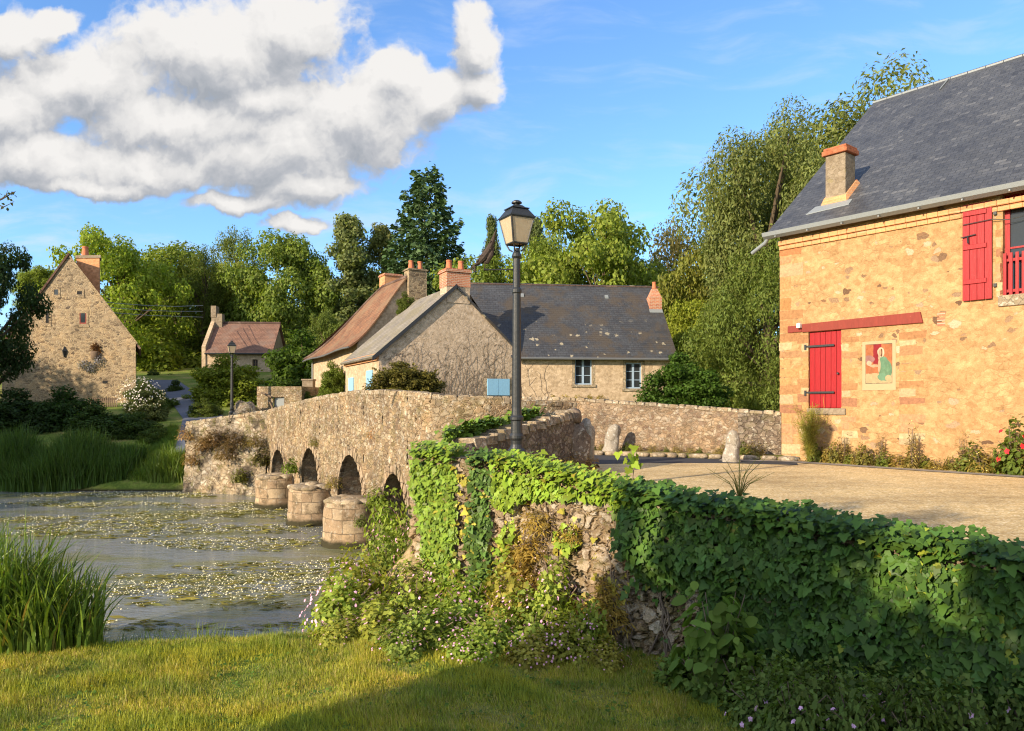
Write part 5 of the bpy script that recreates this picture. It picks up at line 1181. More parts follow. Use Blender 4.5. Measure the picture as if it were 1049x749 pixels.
# ------------------------------------------------------------------ trees
def crown_broad(seed, clumps=85, leaves=290, lsz=.026, up=.25, asym=.3, low=0.0, flat=.75, shape=LEAF4, droop=-.5, rr=(.07, .14)):
    """unit crown: x, y in about -.5..+.5, z in 0..1, many leaf clumps with gaps between them"""
    rg = np.random.default_rng(seed); V = []; tips = []
    bumps = rdir(rg, 7); amp = rg.uniform(-.22, .22, 7)
    for k in range(clumps):
        d = rdir(rg, 1)[0]; d[2] = abs(d[2]) if rg.random() < .35 else d[2]
        prof = 1 + sum(a * max(0, float(d @ b)) ** 3 for a, b in zip(amp, bumps)) * 1.6 * asym / .3
        rad = (rg.uniform(.25, 1) ** .42) * prof * .92
        c = np.array([d[0] * .5, d[1] * .5, d[2] * .5 + .5]) * rad + np.array([0, 0, .5]) * (1 - rad)
        if low: c = np.array([d[0] * .5, d[1] * .5, abs(d[2]) * .9]) * rad + np.array([0, 0, .06])
        r = rg.uniform(*rr); n = int(leaves * (r / .105) ** 2)
        e = rdir(rg, n); q = c + e * (r * rg.uniform(.55, 1.08, (n, 1))) * np.array([1, 1, flat])
        nr = e * .7 + rdir(rg, n) * .65 + np.array([0, 0, up])
        V.append(leafcloud(shape, q, nr, rdir(rg, n) + np.array([0, 0, droop]), lsz * rg.uniform(.6, 1.35, n))); tips.append(c)
    return np.concatenate(V).reshape(-1, 3), tips
def crown_column(seed, clumps=80, leaves=260, lsz=.05):
    rg = np.random.default_rng(seed); V = []; tips = []
    for k in range(clumps):
        z = rg.uniform(.0, 1) ** .85; rr = .46 * (math.sin(math.pi * min(1, .12 + z * .86)) ** .7) * rg.uniform(.25, 1); a = rg.uniform(0, 6.283)
        c = np.array([math.cos(a) * rr, math.sin(a) * rr, z]); n = leaves; e = rdir(rg, n)
        q = c + e * rg.uniform(.4, 1.05, (n, 1)) * np.array([.15, .15, .05]); nr = e + rdir(rg, n) * .6
        W = leafcloud(LEAF4, q * np.array([1, 1, 3.]), nr, rdir(rg, n) + np.array([0, 0, .9]), lsz * rg.uniform(.6, 1.3, n)); W[..., 2] /= 3.; V.append(W); tips.append(c)
    return np.concatenate(V).reshape(-1, 3), tips
def crown_conifer(seed, tiers=26, lsz=.03):
    rg = np.random.default_rng(seed); V = []
    for k in range(tiers):
        z = .02 + .96 * (k / tiers) ** .95; rr = .5 * (1 - z) ** .75 * rg.uniform(.85, 1.1) + .015
        nb = max(4, int(11 * (1 - z) + 4))
        for b in range(nb):
            a = b * 6.283 / nb + rg.uniform(-.3, .3) + k; L = rr * rg.uniform(.65, 1.15); n = int(30 + 190 * L / .5)
            u = rg.uniform(.15, 1, n) ** .7; w = rg.normal(size=n) * .055 * (1.15 - u) + rg.normal(size=n) * .012
            q = np.stack([np.cos(a) * u * L - np.sin(a) * w, np.sin(a) * u * L + np.cos(a) * w, z - .035 * u * u * (1 - z) + rg.normal(size=n) * .010 + .028 * u ** 4], -1)
            dirv = np.array([math.cos(a), math.sin(a), -.1]); nr = rdir(rg, n) * .8 + np.array([0, 0, .8]) + dirv * .3
            W = leafcloud(LEAF4, q * np.array([1, 1, 1.8]), nr, dirv + rdir(rg, n) * .7, lsz * rg.uniform(.6, 1.4, n)); W[..., 2] /= 1.8; V.append(W)
    return np.concatenate(V).reshape(-1, 3), []
CR = {}
for i in range(4): CR['broad%d' % i] = (crown_broad(10 + i), 'leaf')
for i in range(2): CR['airy%d' % i] = (crown_broad(30 + i, 85, 160, .023, .2, .5, flat=.85), 'leaf')
for i in range(3): CR['willow%d' % i] = (crown_broad(40 + i, 62, 620, .022, .25, .75, flat=.95, rr=(.08, .17), shape=LONG4 * np.array([2.0, 1, 1]), droop=-.9), 'leaf')
for i in range(2): CR['bush%d' % i] = (crown_broad(50 + i, 105, 230, .034, .35, .4, low=.5), 'leaf')
for i in range(2): CR['col%d' % i] = (crown_column(60 + i), 'leaf')
CR['conifer'] = (crown_conifer(70), 'needle')
MESH = {}
def crown_obj(kind, parent, color):
    if kind not in MESH:
        (V, tips), mat = CR[kind]; o = cards('crown', V, 4, M[mat], None); MESH[kind] = o.data
    else: o = link(bpy.data.objects.new('crown', MESH[kind]))
    o.parent = parent; o.color = (*color, 1); o.name = 'crown'; return o
def tree(kind, px, ptop, pbot, wpx, Y, color, label, name='tree', cat='tree', group=None, rot=0, trunk=.22, dz=1.0, seed=0):
    w = wpx / F * Y * (1.12 if Y > 41 else 1.0) * (1.25 if kind.startswith('col') else 1); zt, zb = z_on(ptop, Y), z_on(pbot, Y); x = (px - 524.5) / F * Y; g = hgt(x, Y) - .1
    r = thing(name, label, cat, (x, Y, g), group)
    c = crown_obj(kind, r, color); c.location = (0, 0, zb - g); c.scale = (w, w * dz, zt - zb); c.rotation_euler[2] = rot
    if trunk:
        rnd = random.Random(seed + px); mb = MB(); H = zb - g + (zt - zb) * (.92 if kind in ('conifer',) or kind.startswith('col') else .55)
        pts = [Vector((x + rnd.uniform(-.1, .1) * k, Y + rnd.uniform(-.1, .1) * k, g + H * k / 6)) for k in range(7)]
        mb.tube(pts, [trunk * (1.25 if k == 0 else 1 - .8 * k / 6) for k in range(7)], 9)
        if kind not in ('conifer',):
            cr, sr_ = math.cos(rot), math.sin(rot)
            for tip in CR[kind][0][1][::4]:
                e = Vector((x + (tip[0] * cr - tip[1] * sr_) * w, Y + (tip[0] * sr_ + tip[1] * cr) * w * dz, zb + tip[2] * (zt - zb))); s = pts[min(5, 2 + int(tip[2] * 4))]
                if e.z < s.z: s = pts[2]
                m = s.lerp(e, .55) + Vector((0, 0, .06 * (e - s).length)); mb.tube([s, m, e], [trunk * .4, trunk * .22, trunk * .06], 5, False)
        mb.build('trunk', M['bark'], r, smooth=True)
    return r
G_LIGHT = (.115, .155, .022); G_MID = (.070, .115, .018); G_DARK = (.030, .060, .014); G_GREY = (.110, .140, .045); G_YEL = (.130, .180, .030); G_POP = (.095, .115, .036)
tree('broad0', -10, 248, 400, 92, 38, (.018, .038, .012), 'dark shaded tree in front of the rubble gabled house', rot=.5, trunk=.25)  # leaf colour darkened for the shade this tree stands in
tree('broad1', 38, 270, 330, 42, 62, G_YEL, 'small yellow green tree peeping over the roof of the rubble house', rot=1)
tree('broad2', 128, 244, 400, 100, 64, (.14, .20, .026), 'bright green tall tree just behind the orange chimney', rot=2)
tree('broad3', 182, 250, 390, 120, 74, (.095, .135, .022), 'rounded dark green tree behind the overhead cables', rot=.3)
tree('airy0', 210, 252, 340, 40, 70, (.07, .10, .02), 'thin airy tree at the edge of the cables with sky showing through', rot=.8)
tree('bush0', 165, 318, 425, 110, 64, (.115, .16, .022), 'bushy green tree with shaded foot beside the climbing lane', rot=.4, trunk=.15)
tree('broad1', 236, 262, 380, 62, 74, (.15, .19, .04), 'pale green rounded tree behind the brown roofed cottage chimney', rot=2.4)
tree('airy1', 244, 238, 345, 52, 80, (.08, .11, .025), 'thin crowned tree behind the pale rounded tree', rot=.2)
tree('broad0', 292, 236, 385, 100, 70, (.105, .155, .032), 'big feathery green tree above the brown roofed cottage', rot=1.7)
tree('bush1', 306, 330, 425, 96, 52, (.045, .085, .013), 'dense dark green round tree beside the brown roofed cottage', rot=1.1, trunk=.18)
tree('broad2', 340, 320, 400, 40, 60, (.09, .13, .03), 'small pale green tree at the low eave of the red tiled roof', rot=.9)
tree('col0', 357, 226, 420, 48, 70, (.11, .145, .06), 'pale grey green poplar, widest of the poplars, rising behind the red tiled house', name='poplar_tree', rot=.4)
tree('col1', 390, 234, 420, 36, 72, (.11, .13, .045), 'slim darker poplar between the wide poplar and the conifer', name='poplar_tree', rot=1.4)
tree('conifer', 437, 168, 420, 150, 66, (.042, .080, .030), 'tall dark conical conifer rising above all the roofs', name='conifer_tree', rot=.4, trunk=.3)
tree('col0', 503, 226, 390, 20, 84, (.07, .10, .035), 'thin poplar top behind the weathered carving', name='poplar_tree', rot=2.4)
tree('col1', 549, 226, 390, 22, 84, (.07, .10, .035), 'thin poplar top just beside the tall lantern', name='poplar_tree', rot=.4)
tree('broad3', 503, 262, 390, 110, 60, (.11, .16, .03), 'low yellow green tree behind the tall brick chimney', rot=1.2)
tree('broad0', 612, 208, 400, 130, 58, (.135, .185, .034), 'large yellow green tree crowning the slate cottage roof', rot=2.9)
tree('broad2', 568, 240, 390, 70, 62, (.115, .165, .03), 'yellow green tree joining the large one beside the lantern', rot=.2)
tree('airy0', 690, 226, 400, 84, 66, (.085, .085, .03), 'thin reddish green tree showing sky behind the end of the slate roof', rot=1.9)
tree('broad1', 664, 262, 400, 70, 60, (.13, .165, .028), 'light green tree behind the small end chimney of the slate cottage', rot=.7)
tree('broad3', 722, 245, 440, 92, 50, (.12, .14, .03), 'olive green tree between the slate cottage and the silvery willow', rot=2.2)
tree('broad1', 708, 300, 430, 66, 44, (.15, .19, .025), 'bright lime green small tree in front of the olive green one', rot=2.7, trunk=.15)
tree('willow0', 782, 132, 370, 160, 36, (.105, .135, .045), 'huge silvery willow towering beside the barn', name='willow_tree', rot=.6, trunk=.4)
tree('willow1', 795, 255, 450, 140, 34, (.09, .13, .03), 'lower spreading willow hanging against the barn corner', name='willow_tree', rot=2.1, trunk=.3)
tree('willow2', 862, 104, 380, 215, 42, (.11, .14, .042), 'silvery willow whose top shows over the barn roof', name='willow_tree', rot=3.6, trunk=.35)
tree('broad2', 750, 330, 440, 80, 38, (.10, .14, .02), 'light green bushy tree under the willows behind the roadside wall', rot=.7, trunk=.15)
# second ranks that close the valley side
for i, (px, pt, w, Y, lab) in enumerate(((75, 300, 120, 92, 'distant tree mass behind the rubble house'), (270, 300, 140, 96, 'distant tree behind the feathery green tree'), (420, 285, 150, 96, 'distant tree behind the conifer'), (560, 285, 150, 96, 'distant tree behind the lantern'), (690, 290, 160, 92, 'distant tree behind the reddish airy tree'), (175, 300, 130, 94, 'distant tree behind the overhead cables'), (345, 300, 110, 98, 'distant tree behind the wide poplar'))):
    tree('broad%d' % (i % 4), px, pt, 405, w, Y, (.06, .095, .02), lab, rot=i, dz=.7)
# shrubs
S = lambda *a, **k: tree(*a, name=k.pop('name', 'shrub'), cat=k.pop('cat', 'shrub'), **k)
S('bush0', 706, 350, 432, 96, 28.5, (.040, .085, .013), 'glossy dark green laurel bush behind the roadside wall', rot=.5, trunk=.08, name='laurel_bush', cat='bush')
S('bush1', 228, 357, 422, 82, 46, (.110, .150, .018), 'leafy yellow green shrub behind the far lamp post', rot=1.5, trunk=.08)
S('bush0', 168, 395, 440, 40, 44, (.05, .085, .016), 'dark shrub at the bend of the lane', rot=2.5, trunk=.06)
S('bush0', 212, 404, 432, 36, 41, (.07, .10, .02), 'small round shrub at the foot of the far lamp', rot=.5, trunk=.06)
S('bush1', 340, 366, 412, 36, 41, (.085, .125, .02), 'climbing green bush at the corner of the red tiled house', rot=.1, trunk=.06)
S('bush0', 314, 398, 422, 26, 41.5, (.06, .10, .02), 'small shrub beside the orange garden pier', rot=3.1, trunk=.05)
S('bush1', 414, 296, 330, 26, 38.5, (.060, .085, .016), 'tuft of ivy growing between the two roofs', rot=.7, trunk=0)
for i, (px, pt, pb, w, Y, c, lab) in enumerate(((12, 388, 465, 110, 37, (.020, .042, .012), 'dark shaded bush at the foot of the dark tree'), (62, 390, 462, 90, 38, (.022, .050, .012), 'dark rounded bush below the wall lantern'), (105, 408, 462, 90, 36.5, (.030, .060, .014), 'low dark hedge bush below the picket fence'), (142, 418, 462, 62, 36, (.034, .064, .014), 'low dark bush under the white flowering shrub'), (158, 430, 462, 40, 35, (.05, .085, .016), 'green bush at the grassy bank beside the lane'))):  # the near-black greens carry the shade lying on this bank
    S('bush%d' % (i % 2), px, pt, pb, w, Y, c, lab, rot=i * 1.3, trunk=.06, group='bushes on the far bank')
wf = S('bush1', 146, 386, 430, 48, 39.5, (.07, .095, .035), 'shrub covered in white blossom at the corner of the rubble gable', rot=2.0, trunk=.07, name='flowering_shrub')
rg = np.random.default_rng(8); n = 380; e = rdir(rg, n); c0 = np.array([(146 - 524.5) / F * 39.5, 39.5, z_on(406, 39.5)])
e[:, 1] = -np.abs(e[:, 1]); pos = c0 + e * np.array([1.25, 1.2, 1.0]) * rg.uniform(.85, 1.06, (n, 1))
cards('blossom', leafcloud(LEAF4, pos, e + rdir(rg, n) * .5, rdir(rg, n), rg.uniform(.06, .12, n)), 4, M['petal'], wf, (.58, .55, .55))
# spreading yew behind the hump of the bridge
yw = S('bush0', 420, 364, 412, 84, 27, (.085, .085, .022), 'spiky golden green yew bush behind the hump of the bridge', rot=1.0, trunk=.06, name='yew_bush', cat='bush')
rg = np.random.default_rng(5); V = []
for k in range(46):
    a = rg.uniform(math.pi, 2 * math.pi) if k % 3 else rg.uniform(0, 6.28); el_ = rg.uniform(.05, 1.1); L = rg.uniform(1.1, 1.75); d = np.array([math.cos(a) * math.cos(el_), math.sin(a) * math.cos(el_) * .8, math.sin(el_) * .8]); n = 90
    u = rg.uniform(.35, 1, n); q = np.array([(420 - 524.5) / F * 27, 27, z_on(402, 27)]) + d * (u * L)[:, None] + rg.normal(size=(n, 3)) * .045 * (1.2 - u)[:, None]
    V.append(leafcloud(LEAF4, q, rdir(rg, n) + np.array([0, 0, .6]), d + rdir(rg, n) * .6, rg.uniform(.05, .10, n)))
cards('sprays', np.concatenate(V), 4, M['needle'], yw, (.11, .105, .025))
# trees out of frame whose shade falls across the wall and the far bank
p_ax = Vector((SDIR.y, -SDIR.x, 0)).normalized()
if p_ax.x < 0: p_ax = -p_ax
s_ax = Vector((SDIR.x, SDIR.y, 0)).normalized()
def offtree(kind, loc, w, ztop, zbot, label, color=G_DARK, rot=0):
    g = hgt(loc[0], loc[1]); r = thing('tree', label, 'tree', (loc[0], loc[1], g)); c = crown_obj(kind, r, color); c.location = (0, 0, zbot - g); c.scale = (w, w, ztop - zbot); c.rotation_euler[2] = rot
    mb = MB(); mb.tube([(loc[0], loc[1], g), (loc[0] + .1, loc[1], zbot + (ztop - zbot) * .6)], [.2, .08], 8); mb.build('trunk', M['bark'], r); return r
SHADE_A, SHADE_TOP = 6.0, 4.75
for i, p in enumerate((-5.95, -5.0, -4.2, -3.5, -2.4, -1.3, -.2, 1.0, 2.3, 3.8)):
    q = s_ax * SHADE_A + p_ax * p
    offtree('bush%d' % (i % 2), (q.x, q.y), 3.9 if i else 2.4, SHADE_TOP - (.15 if i == 0 else 0) + (.3 if i % 2 else 0), -3.2, 'leafy bush of the riverside hedge behind the viewer', rot=i)['group'] = 'riverside hedge'
for i, (x, y, h) in enumerate(((-33, 23.0, 7.5), (-38, 27, 9.0), (-31.5, 18.5, 5.5), (-44, 33, 9.5))):
    offtree('broad%d' % i, (x, y), 8.5, h, -2.5, 'tall tree on the river bank beyond the edge of the view', rot=i)['group'] = 'river bank trees outside the view'
# twig reaching into the sky at the edge
tw = thing('branch', 'thin bare twig with few leaves reaching in against the cloud', 'branch', P(-30, 225, 12))
mb = MB(); mb.tube([P(-60, 230, 12), P(-20, 212, 12), P(2, 204, 12), P(16, 196, 12)], [.05, .03, .012, .004], 6); mb.tube([P(-8, 208, 12), P(4, 212, 12), P(14, 207, 12)], [.012, .008, .003], 5); mb.tube([P(0, 205, 12), P(6, 200, 12), P(8, 195, 12)], [.008, .005, .003], 5); mb.build('stem', M['bark'], tw)
rg = np.random.default_rng(3); pts_ = np.array([P(rg.uniform(-20, 17), rg.uniform(196, 213), 12) for _ in range(34)]); cards('leaves', leafcloud(LEAF4, pts_, rdir(rg, 34), rdir(rg, 34), rg.uniform(.05, .09, 34)), 4, M['leaf'], tw, (.05, .06, .02))

# ------------------------------------------------------------------ ivy
rgI = np.random.default_rng(21)
def wall_points(n, s0, s1, z0f, z1f):
    s = rgI.uniform(s0, s1, n); u = rgI.uniform(0, 1, n); out = []
    for si, ui in zip(s, u):
        x, y, zt = wall_pt(si); nn = wall_n(si); z = lerp(z0f, zt - .06, ui / .84) if ui < .84 else zt - .08 + .18 * (ui - .84) / .16; k = .16 * (zt - z) / 2.6; out.append((x + nn.x * k, y + nn.y * k, z, nn.x, nn.y, si, zt))
    return np.array(out)
def to_px(a): return 524.5 + F * a[:, 0] / a[:, 1], 415 - F * a[:, 2] / a[:, 1]
def nz(x, y, f, seed): return np.array([mnoise.noise(Vector((a * f, b * f, seed))) for a, b in zip(x, y)])
def ivy_mesh(name, label, n, maskf, size, color, s0=0, s1=None, zlo=-3.4, puff=.16, dens_seed=1, tipz=-.9):
    a = wall_points(n, s0, WLEN if s1 is None else s1, zlo, None); px, py = to_px(a); s = a[:, 5]
    keep = rgI.uniform(0, 1, n) < maskf(px, py, s, a[:, 2], nz(s, a[:, 2], 1.6, dens_seed), nz(s, a[:, 2], 5, dens_seed + 3)); a = a[keep]; s = s[keep]; m = len(a)
    nrm = np.stack([a[:, 3], a[:, 4], np.full(m, .25)], -1); th_ = a[:, 6] + .10 - a[:, 2]
    off = .03 + puff * np.clip(.45 + .9 * nz(s, a[:, 2], 1.9, 7), 0, 1) * rgI.uniform(.25, 1, m)
    pos = a[:, :3] + np.stack([a[:, 3], a[:, 4], np.zeros(m)], -1) * off[:, None]
    top = th_ < .22                                    # leaves that lie over the wall's top
    back = np.where(top, rgI.uniform(-.42, .10, m), 0); pos[:, :2] += a[:, 3:5] * back[:, None]; pos[:, 2] += np.where(top, rgI.uniform(-.02, .12, m), 0); nrm[:, 2] += np.where(top, 1.2, 0)
    nrm = nrm + rdir(rgI, m) * .55 + np.array([0, 0, .25]); tip = np.stack([rgI.normal(size=m) * .55, rgI.normal(size=m) * .55, np.full(m, tipz)], -1)
    V = leafcloud(IVY, pos, nrm, tip, size * (.45 + .95 * rgI.uniform(0, 1, m) ** 1.5 + .25 * (rgI.uniform(0, 1, m) > .93))); o = cards(name, V, 10, M['ivy'], None, color)
    tag(o, label, 'ivy'); return o
cl = lambda x: np.clip(x, 0, 1)
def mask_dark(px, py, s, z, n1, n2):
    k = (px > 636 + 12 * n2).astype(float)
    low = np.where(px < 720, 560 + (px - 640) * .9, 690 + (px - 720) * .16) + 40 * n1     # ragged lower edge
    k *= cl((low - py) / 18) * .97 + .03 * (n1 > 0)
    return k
ivy_mesh('ivy', 'thick dark green ivy blanket hanging over the shaded part of the yard wall', 30000, mask_dark, 0.098, (.036, .082, .015), s0=3.2, puff=.36)  # the shade over this stretch is also put into the darker leaf colour
def mask_shoots(px, py, s, z, n1, n2): return ((px > 905) & (n1 > -.05) & (py > 555)) * .7 + ((px > 660) & (n1 > .28)) * .25
ivy_mesh('ivy', 'yellowish young ivy shoots scattered over the dark ivy blanket', 2600, mask_shoots, .10, (.12, .16, .022), s0=3.2, puff=.34)
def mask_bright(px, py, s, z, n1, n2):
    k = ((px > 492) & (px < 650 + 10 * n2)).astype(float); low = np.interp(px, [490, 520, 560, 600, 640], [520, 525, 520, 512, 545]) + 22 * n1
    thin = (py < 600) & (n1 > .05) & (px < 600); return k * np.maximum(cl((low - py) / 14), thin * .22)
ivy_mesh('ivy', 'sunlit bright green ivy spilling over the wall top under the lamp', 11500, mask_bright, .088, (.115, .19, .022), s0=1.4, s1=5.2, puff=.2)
def mask_band(px, py, s, z, n1, n2):
    c = np.interp(py, [455, 600, 660], [442, 457, 466]); w = np.interp(py, [455, 560, 640], [27, 18, 8]) + 8 * n2; k = cl((w - np.abs(px - c)) / 4); return k * (py < 625)
ivy_mesh('ivy', 'bright ivy curtain hanging from the corner of the wall beside the bridge', 7000, mask_band, .082, (.10, .17, .024), s1=1.8, puff=.12)
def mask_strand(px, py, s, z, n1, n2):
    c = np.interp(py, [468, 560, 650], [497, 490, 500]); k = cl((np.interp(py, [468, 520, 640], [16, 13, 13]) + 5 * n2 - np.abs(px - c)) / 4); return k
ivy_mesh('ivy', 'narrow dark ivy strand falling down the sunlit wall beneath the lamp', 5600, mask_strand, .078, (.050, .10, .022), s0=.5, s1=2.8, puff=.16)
def mask_yel(px, py, s, z, n1, n2): return ((px > 440) & (px < 650) & (py < 640) & (n1 + .5 * n2 > .02)) * .34
ivy_mesh('ivy', 'sparse yellow green creeper on the bare stones of the sunlit wall', 5200, mask_yel, .075, (.20, .20, .035), s0=.3, s1=5.0, puff=.10)
mb = MB(); rnd = random.Random(17)
for k in range(26):
    s0 = rnd.uniform(.4, 7.5); x, y, zt = wall_pt(s0); z = -3.2; pts = []
    while z < zt - .05:
        x, y, zt = wall_pt(s0); nn = wall_n(s0); kk = .16 * (zt - z) / 2.6 + .035; pts.append((x + nn.x * kk, y + nn.y * kk, z)); z += rnd.uniform(.1, .25); s0 = min(max(.1, s0 + rnd.uniform(-.11, .11)), WLEN - .1)
    if len(pts) > 3: mb.tube(pts, [.017 * (1 - .7 * i / len(pts)) for i in range(len(pts))], 5, False)
tag(mb.build('ivy', M['stem']), 'bare brown ivy stems climbing the stones of the yard wall', 'ivy')
# ivy strip lying over the parapet's river side
n = 2600; s = rgI.uniform(.8, lenv - .6, n); d = -np.abs(rgI.normal(size=n)) * .16 + .05; keep = np.array([mnoise.noise(Vector((a * .8, 0, 4))) for a in s]) + .35 > rgI.uniform(0, .55, n); s, d = s[keep], d[keep]; n = len(s)
pos = np.array([tuple(A + ev * a + outv * b + Vector((0, 0, float(vtop(a)) + .12 + min(0, b + .06) * .9))) for a, b in zip(s, d)]) + rgI.normal(size=(n, 3)) * np.array([.03, .03, .07])
nr = rdir(rgI, n) * .5 + np.array([-outv.x * .4, -outv.y * .4 - .35, .8])
tag(cards('ivy', leafcloud(IVY, pos, nr, rdir(rgI, n) + np.array([-.3, -.3, -.3]), .12 * rgI.uniform(.6, 1.25, n)), 10, M['ivy'], None, (.085, .15, .024)), 'green ivy strip lying along the top of the back-running parapet', 'ivy')

# ------------------------------------------------------------------ reeds, plants, flowers
def blades(rg, base, L, lean, width, segs=4, droop=.45):
    """arched grass blades as strips of quads"""
    n = len(base); a = rg.uniform(0, 6.283, n); d = np.stack([np.cos(a), np.sin(a)], -1); side = np.stack([-d[:, 1], d[:, 0], np.zeros(n)], -1); V = []
    ang2 = rg.uniform(0, 6.283, n); side = np.stack([np.cos(ang2), np.sin(ang2), np.zeros(n)], -1)
    def at(u): return base + np.stack([d[:, 0] * lean * u ** 1.7 * L, d[:, 1] * lean * u ** 1.7 * L, L * (u - droop * lean * u ** 3)], -1)
    for k in range(segs):
        u0, u1 = k / segs, (k + 1) / segs; w0, w1 = width * (1 - u0 ** 2.2) + 1e-4, width * (1 - u1 ** 2.2) + 1e-4; p0, p1 = at(u0), at(u1)
        V.append(np.stack([p0 - side * w0[:, None], p0 + side * w0[:, None], p1 + side * w1[:, None], p1 - side * w1[:, None]], 1))
    return np.concatenate(V).reshape(-1, 3)
rg = np.random.default_rng(77)
rc = P(24, 415, 9.75); n = 1500; a = rg.uniform(0, 6.28, n); q = np.sqrt(rg.uniform(0, 1, n)); bx_ = rc.x - .25 + np.cos(a) * q * 1.22; by_ = 9.85 + np.sin(a) * q * .55
base = np.stack([bx_, by_, height(bx_, by_) - .02], -1); L = rg.uniform(.85, 1.85, n) * np.clip(1.12 - .45 * q * (bx_ > rc.x), .5, 1.2)
rd = thing('reed_clump', 'tall clump of broad green reeds on the grassy near bank', 'reeds', (rc.x, 9.8, MEADOW_Z)); cards('blades', blades(rg, base, L, rg.uniform(.08, .62, n), rg.uniform(.012, .024, n), 5), 4, M['blade'], rd, (.075, .13, .020))
n = 90; cards('dry_blades', blades(rg, base[:n], L[:n] * .95, rg.uniform(.2, .7, n), rg.uniform(.010, .018, n), 5), 4, M['blade'], rd, (.22, .20, .05))
n = 9000; bx_ = rg.uniform(-23.0, -16.0, n); edge = 29.95 + .25 * np.sin(bx_ * 1.7) + .9 * sstep(bx_, -17.6, -16.0); by_ = edge + rg.uniform(0, 1, n) ** 1.3 * 2.0; base = np.stack([bx_, by_, np.maximum(height(bx_, by_), -3.55)], -1)
L = rg.uniform(1.2, 2.0, n) * np.clip(1 - .5 * sstep(bx_, -17.4, -16.0), .4, 1) * (.9 + .2 * np.sin(bx_ * 2.3))
tag(cards('reed_bed', blades(rg, base, L, rg.uniform(.05, .40, n), rg.uniform(.014, .026, n), 3), 4, M['blade'], None, (.040, .085, .015)), 'dense bed of tall dark green reeds along the far waterline', 'reeds', kind='stuff')
n = 1500; bx_ = rg.normal(size=n) * .42 - 14.35; by_ = 30.5 + rg.uniform(0, 1, n) * 1.4; base = np.stack([bx_, by_, np.maximum(height(bx_, by_), -3.5)], -1)
rt = thing('reed_tuft', 'green tuft of bank grass against the end of the bridge wing wall', 'reeds', (-14.3, 31, -3.3)); cards('blades', blades(rg, base, rg.uniform(.5, 1.15, n), rg.uniform(.1, .5, n), rg.uniform(.012, .022, n), 3), 4, M['blade'], rt, (.075, .125, .018))
# short meadow grass in front
def grassfield(name, n, xr, yr, hmin, hmax, w, color, keepf, label=None):
    x = rg.uniform(*xr, n); y = rg.uniform(*yr, n); z = height(x, y); k = keepf(x, y, z); x, y, z = x[k], y[k], z[k]; m = len(x)
    patch = .45 + 1.3 * np.clip(.5 + np.array([mnoise.noise(Vector((a * 1.4, b * 1.4, 2))) for a, b in zip(x, y)]), 0, 1.2)
    a = rg.uniform(0, 6.283, m); l = rg.uniform(hmin, hmax, m) * patch; lean = rg.uniform(.1, .9, m); b = np.stack([x, y, z - .005], -1); sd = np.stack([np.cos(a + 1.2), np.sin(a + 1.2), np.zeros(m)], -1) * w
    tip = b + np.stack([np.cos(a) * lean * l, np.sin(a) * lean * l, l], -1)
    o = cards(name, np.stack([b - sd, b + sd, tip], 1), 3, M['lawn'], None, color); tag(o, label, 'grass' if label else None, kind='stuff'); return o
inview = lambda x, y: np.abs(x) < .72 * y + .3
shorek = lambda x, y, z: inview(x, y) & (z > -3.42)
grassfield('meadow_grass', 210000, (-8.6, 4.2), (6.6, 11.6), .035, .085, .0045, (.21, .25, .036), shorek, 'short sunny green grass of the near river bank')
grassfield('dry_grass', 90000, (-8.6, 3.6), (6.6, 11.2), .03, .075, .004, (.31, .29, .11), lambda x, y, z: shorek(x, y, z) & (np.array([mnoise.noise(Vector((a * .6, b * .9, 11))) for a, b in zip(x, y)]) > -.15), 'straw coloured dry grass patches on the near bank')
grassfield('bank_grass', 4500, (-8.5, -2.6), (9.6, 11.2), .10, .24, .006, (.10, .16, .025), lambda x, y, z: (z > -3.47) & (z < -3.25), 'longer green grass fringe at the water edge')
grassfield('far_grass', 26000, (-17.5, -13.2), (30.6, 38), .08, .22, .012, (.075, .135, .020), lambda x, y, z: (z > -3.3) & (np.abs(x - np.interp(y, [31.5, 35, 40], [-13.4, -14.6, -16.6])) > 1.25), 'mown green grass on the far bank beside the lane')
# leafy wild plants
def plant_mesh(seed, n, rad, h, shape, k, lsz, flowers=0, fs=.02, fcol='petal', stems=10, upr=.4):
    rg = np.random.default_rng(seed); d = rdir(rg, n); d[:, 2] = np.abs(d[:, 2]); rr = rg.uniform(.25, 1, (n, 1)) ** .6 * (1 + .25 * np.sin(d[:, :1] * 5 + seed)); pos = d * rr * np.array([rad, rad, h])
    V = leafcloud(shape, pos, d * .8 + rdir(rg, n) * .6 + np.array([0, 0, upr]), d + rdir(rg, n) * .7 + np.array([0, 0, -.2]), lsz * rg.uniform(.55, 1.3, n))
    fl_ = None
    if flowers:
        d = rdir(rg, flowers); d[:, 2] = np.abs(d[:, 2]); p = d * np.array([rad, rad, h]) * rg.uniform(.9, 1.12, (flowers, 1)); W = []
        for j in range(5):
            a = j * 1.2566; nn = d + rdir(rg, flowers) * .05 + np.array([0, -.5, .3]); u = norm(np.cross(nn, np.array([.3, .2, 1.]))); v = np.cross(norm(nn), u); W.append(leafcloud(LEAF4 * np.array([1.3, 1, 1]), p, nn, u * math.cos(a) + v * math.sin(a), fs * rg.uniform(.8, 1.2, flowers)))
        fl_ = np.concatenate(W)
    st = MB(); rnd = random.Random(seed)
    for _ in range(stems):
        a, q_ = rnd.uniform(0, 6.28), rnd.uniform(.2, .9); st.tube([(0, 0, 0), (math.cos(a) * rad * q_ * .5, math.sin(a) * rad * q_ * .5, h * .5), (math.cos(a) * rad * q_, math.sin(a) * rad * q_, h * rnd.uniform(.6, .95))], .006, 4, False)
    return V, fl_, st, k
PROTO = {}
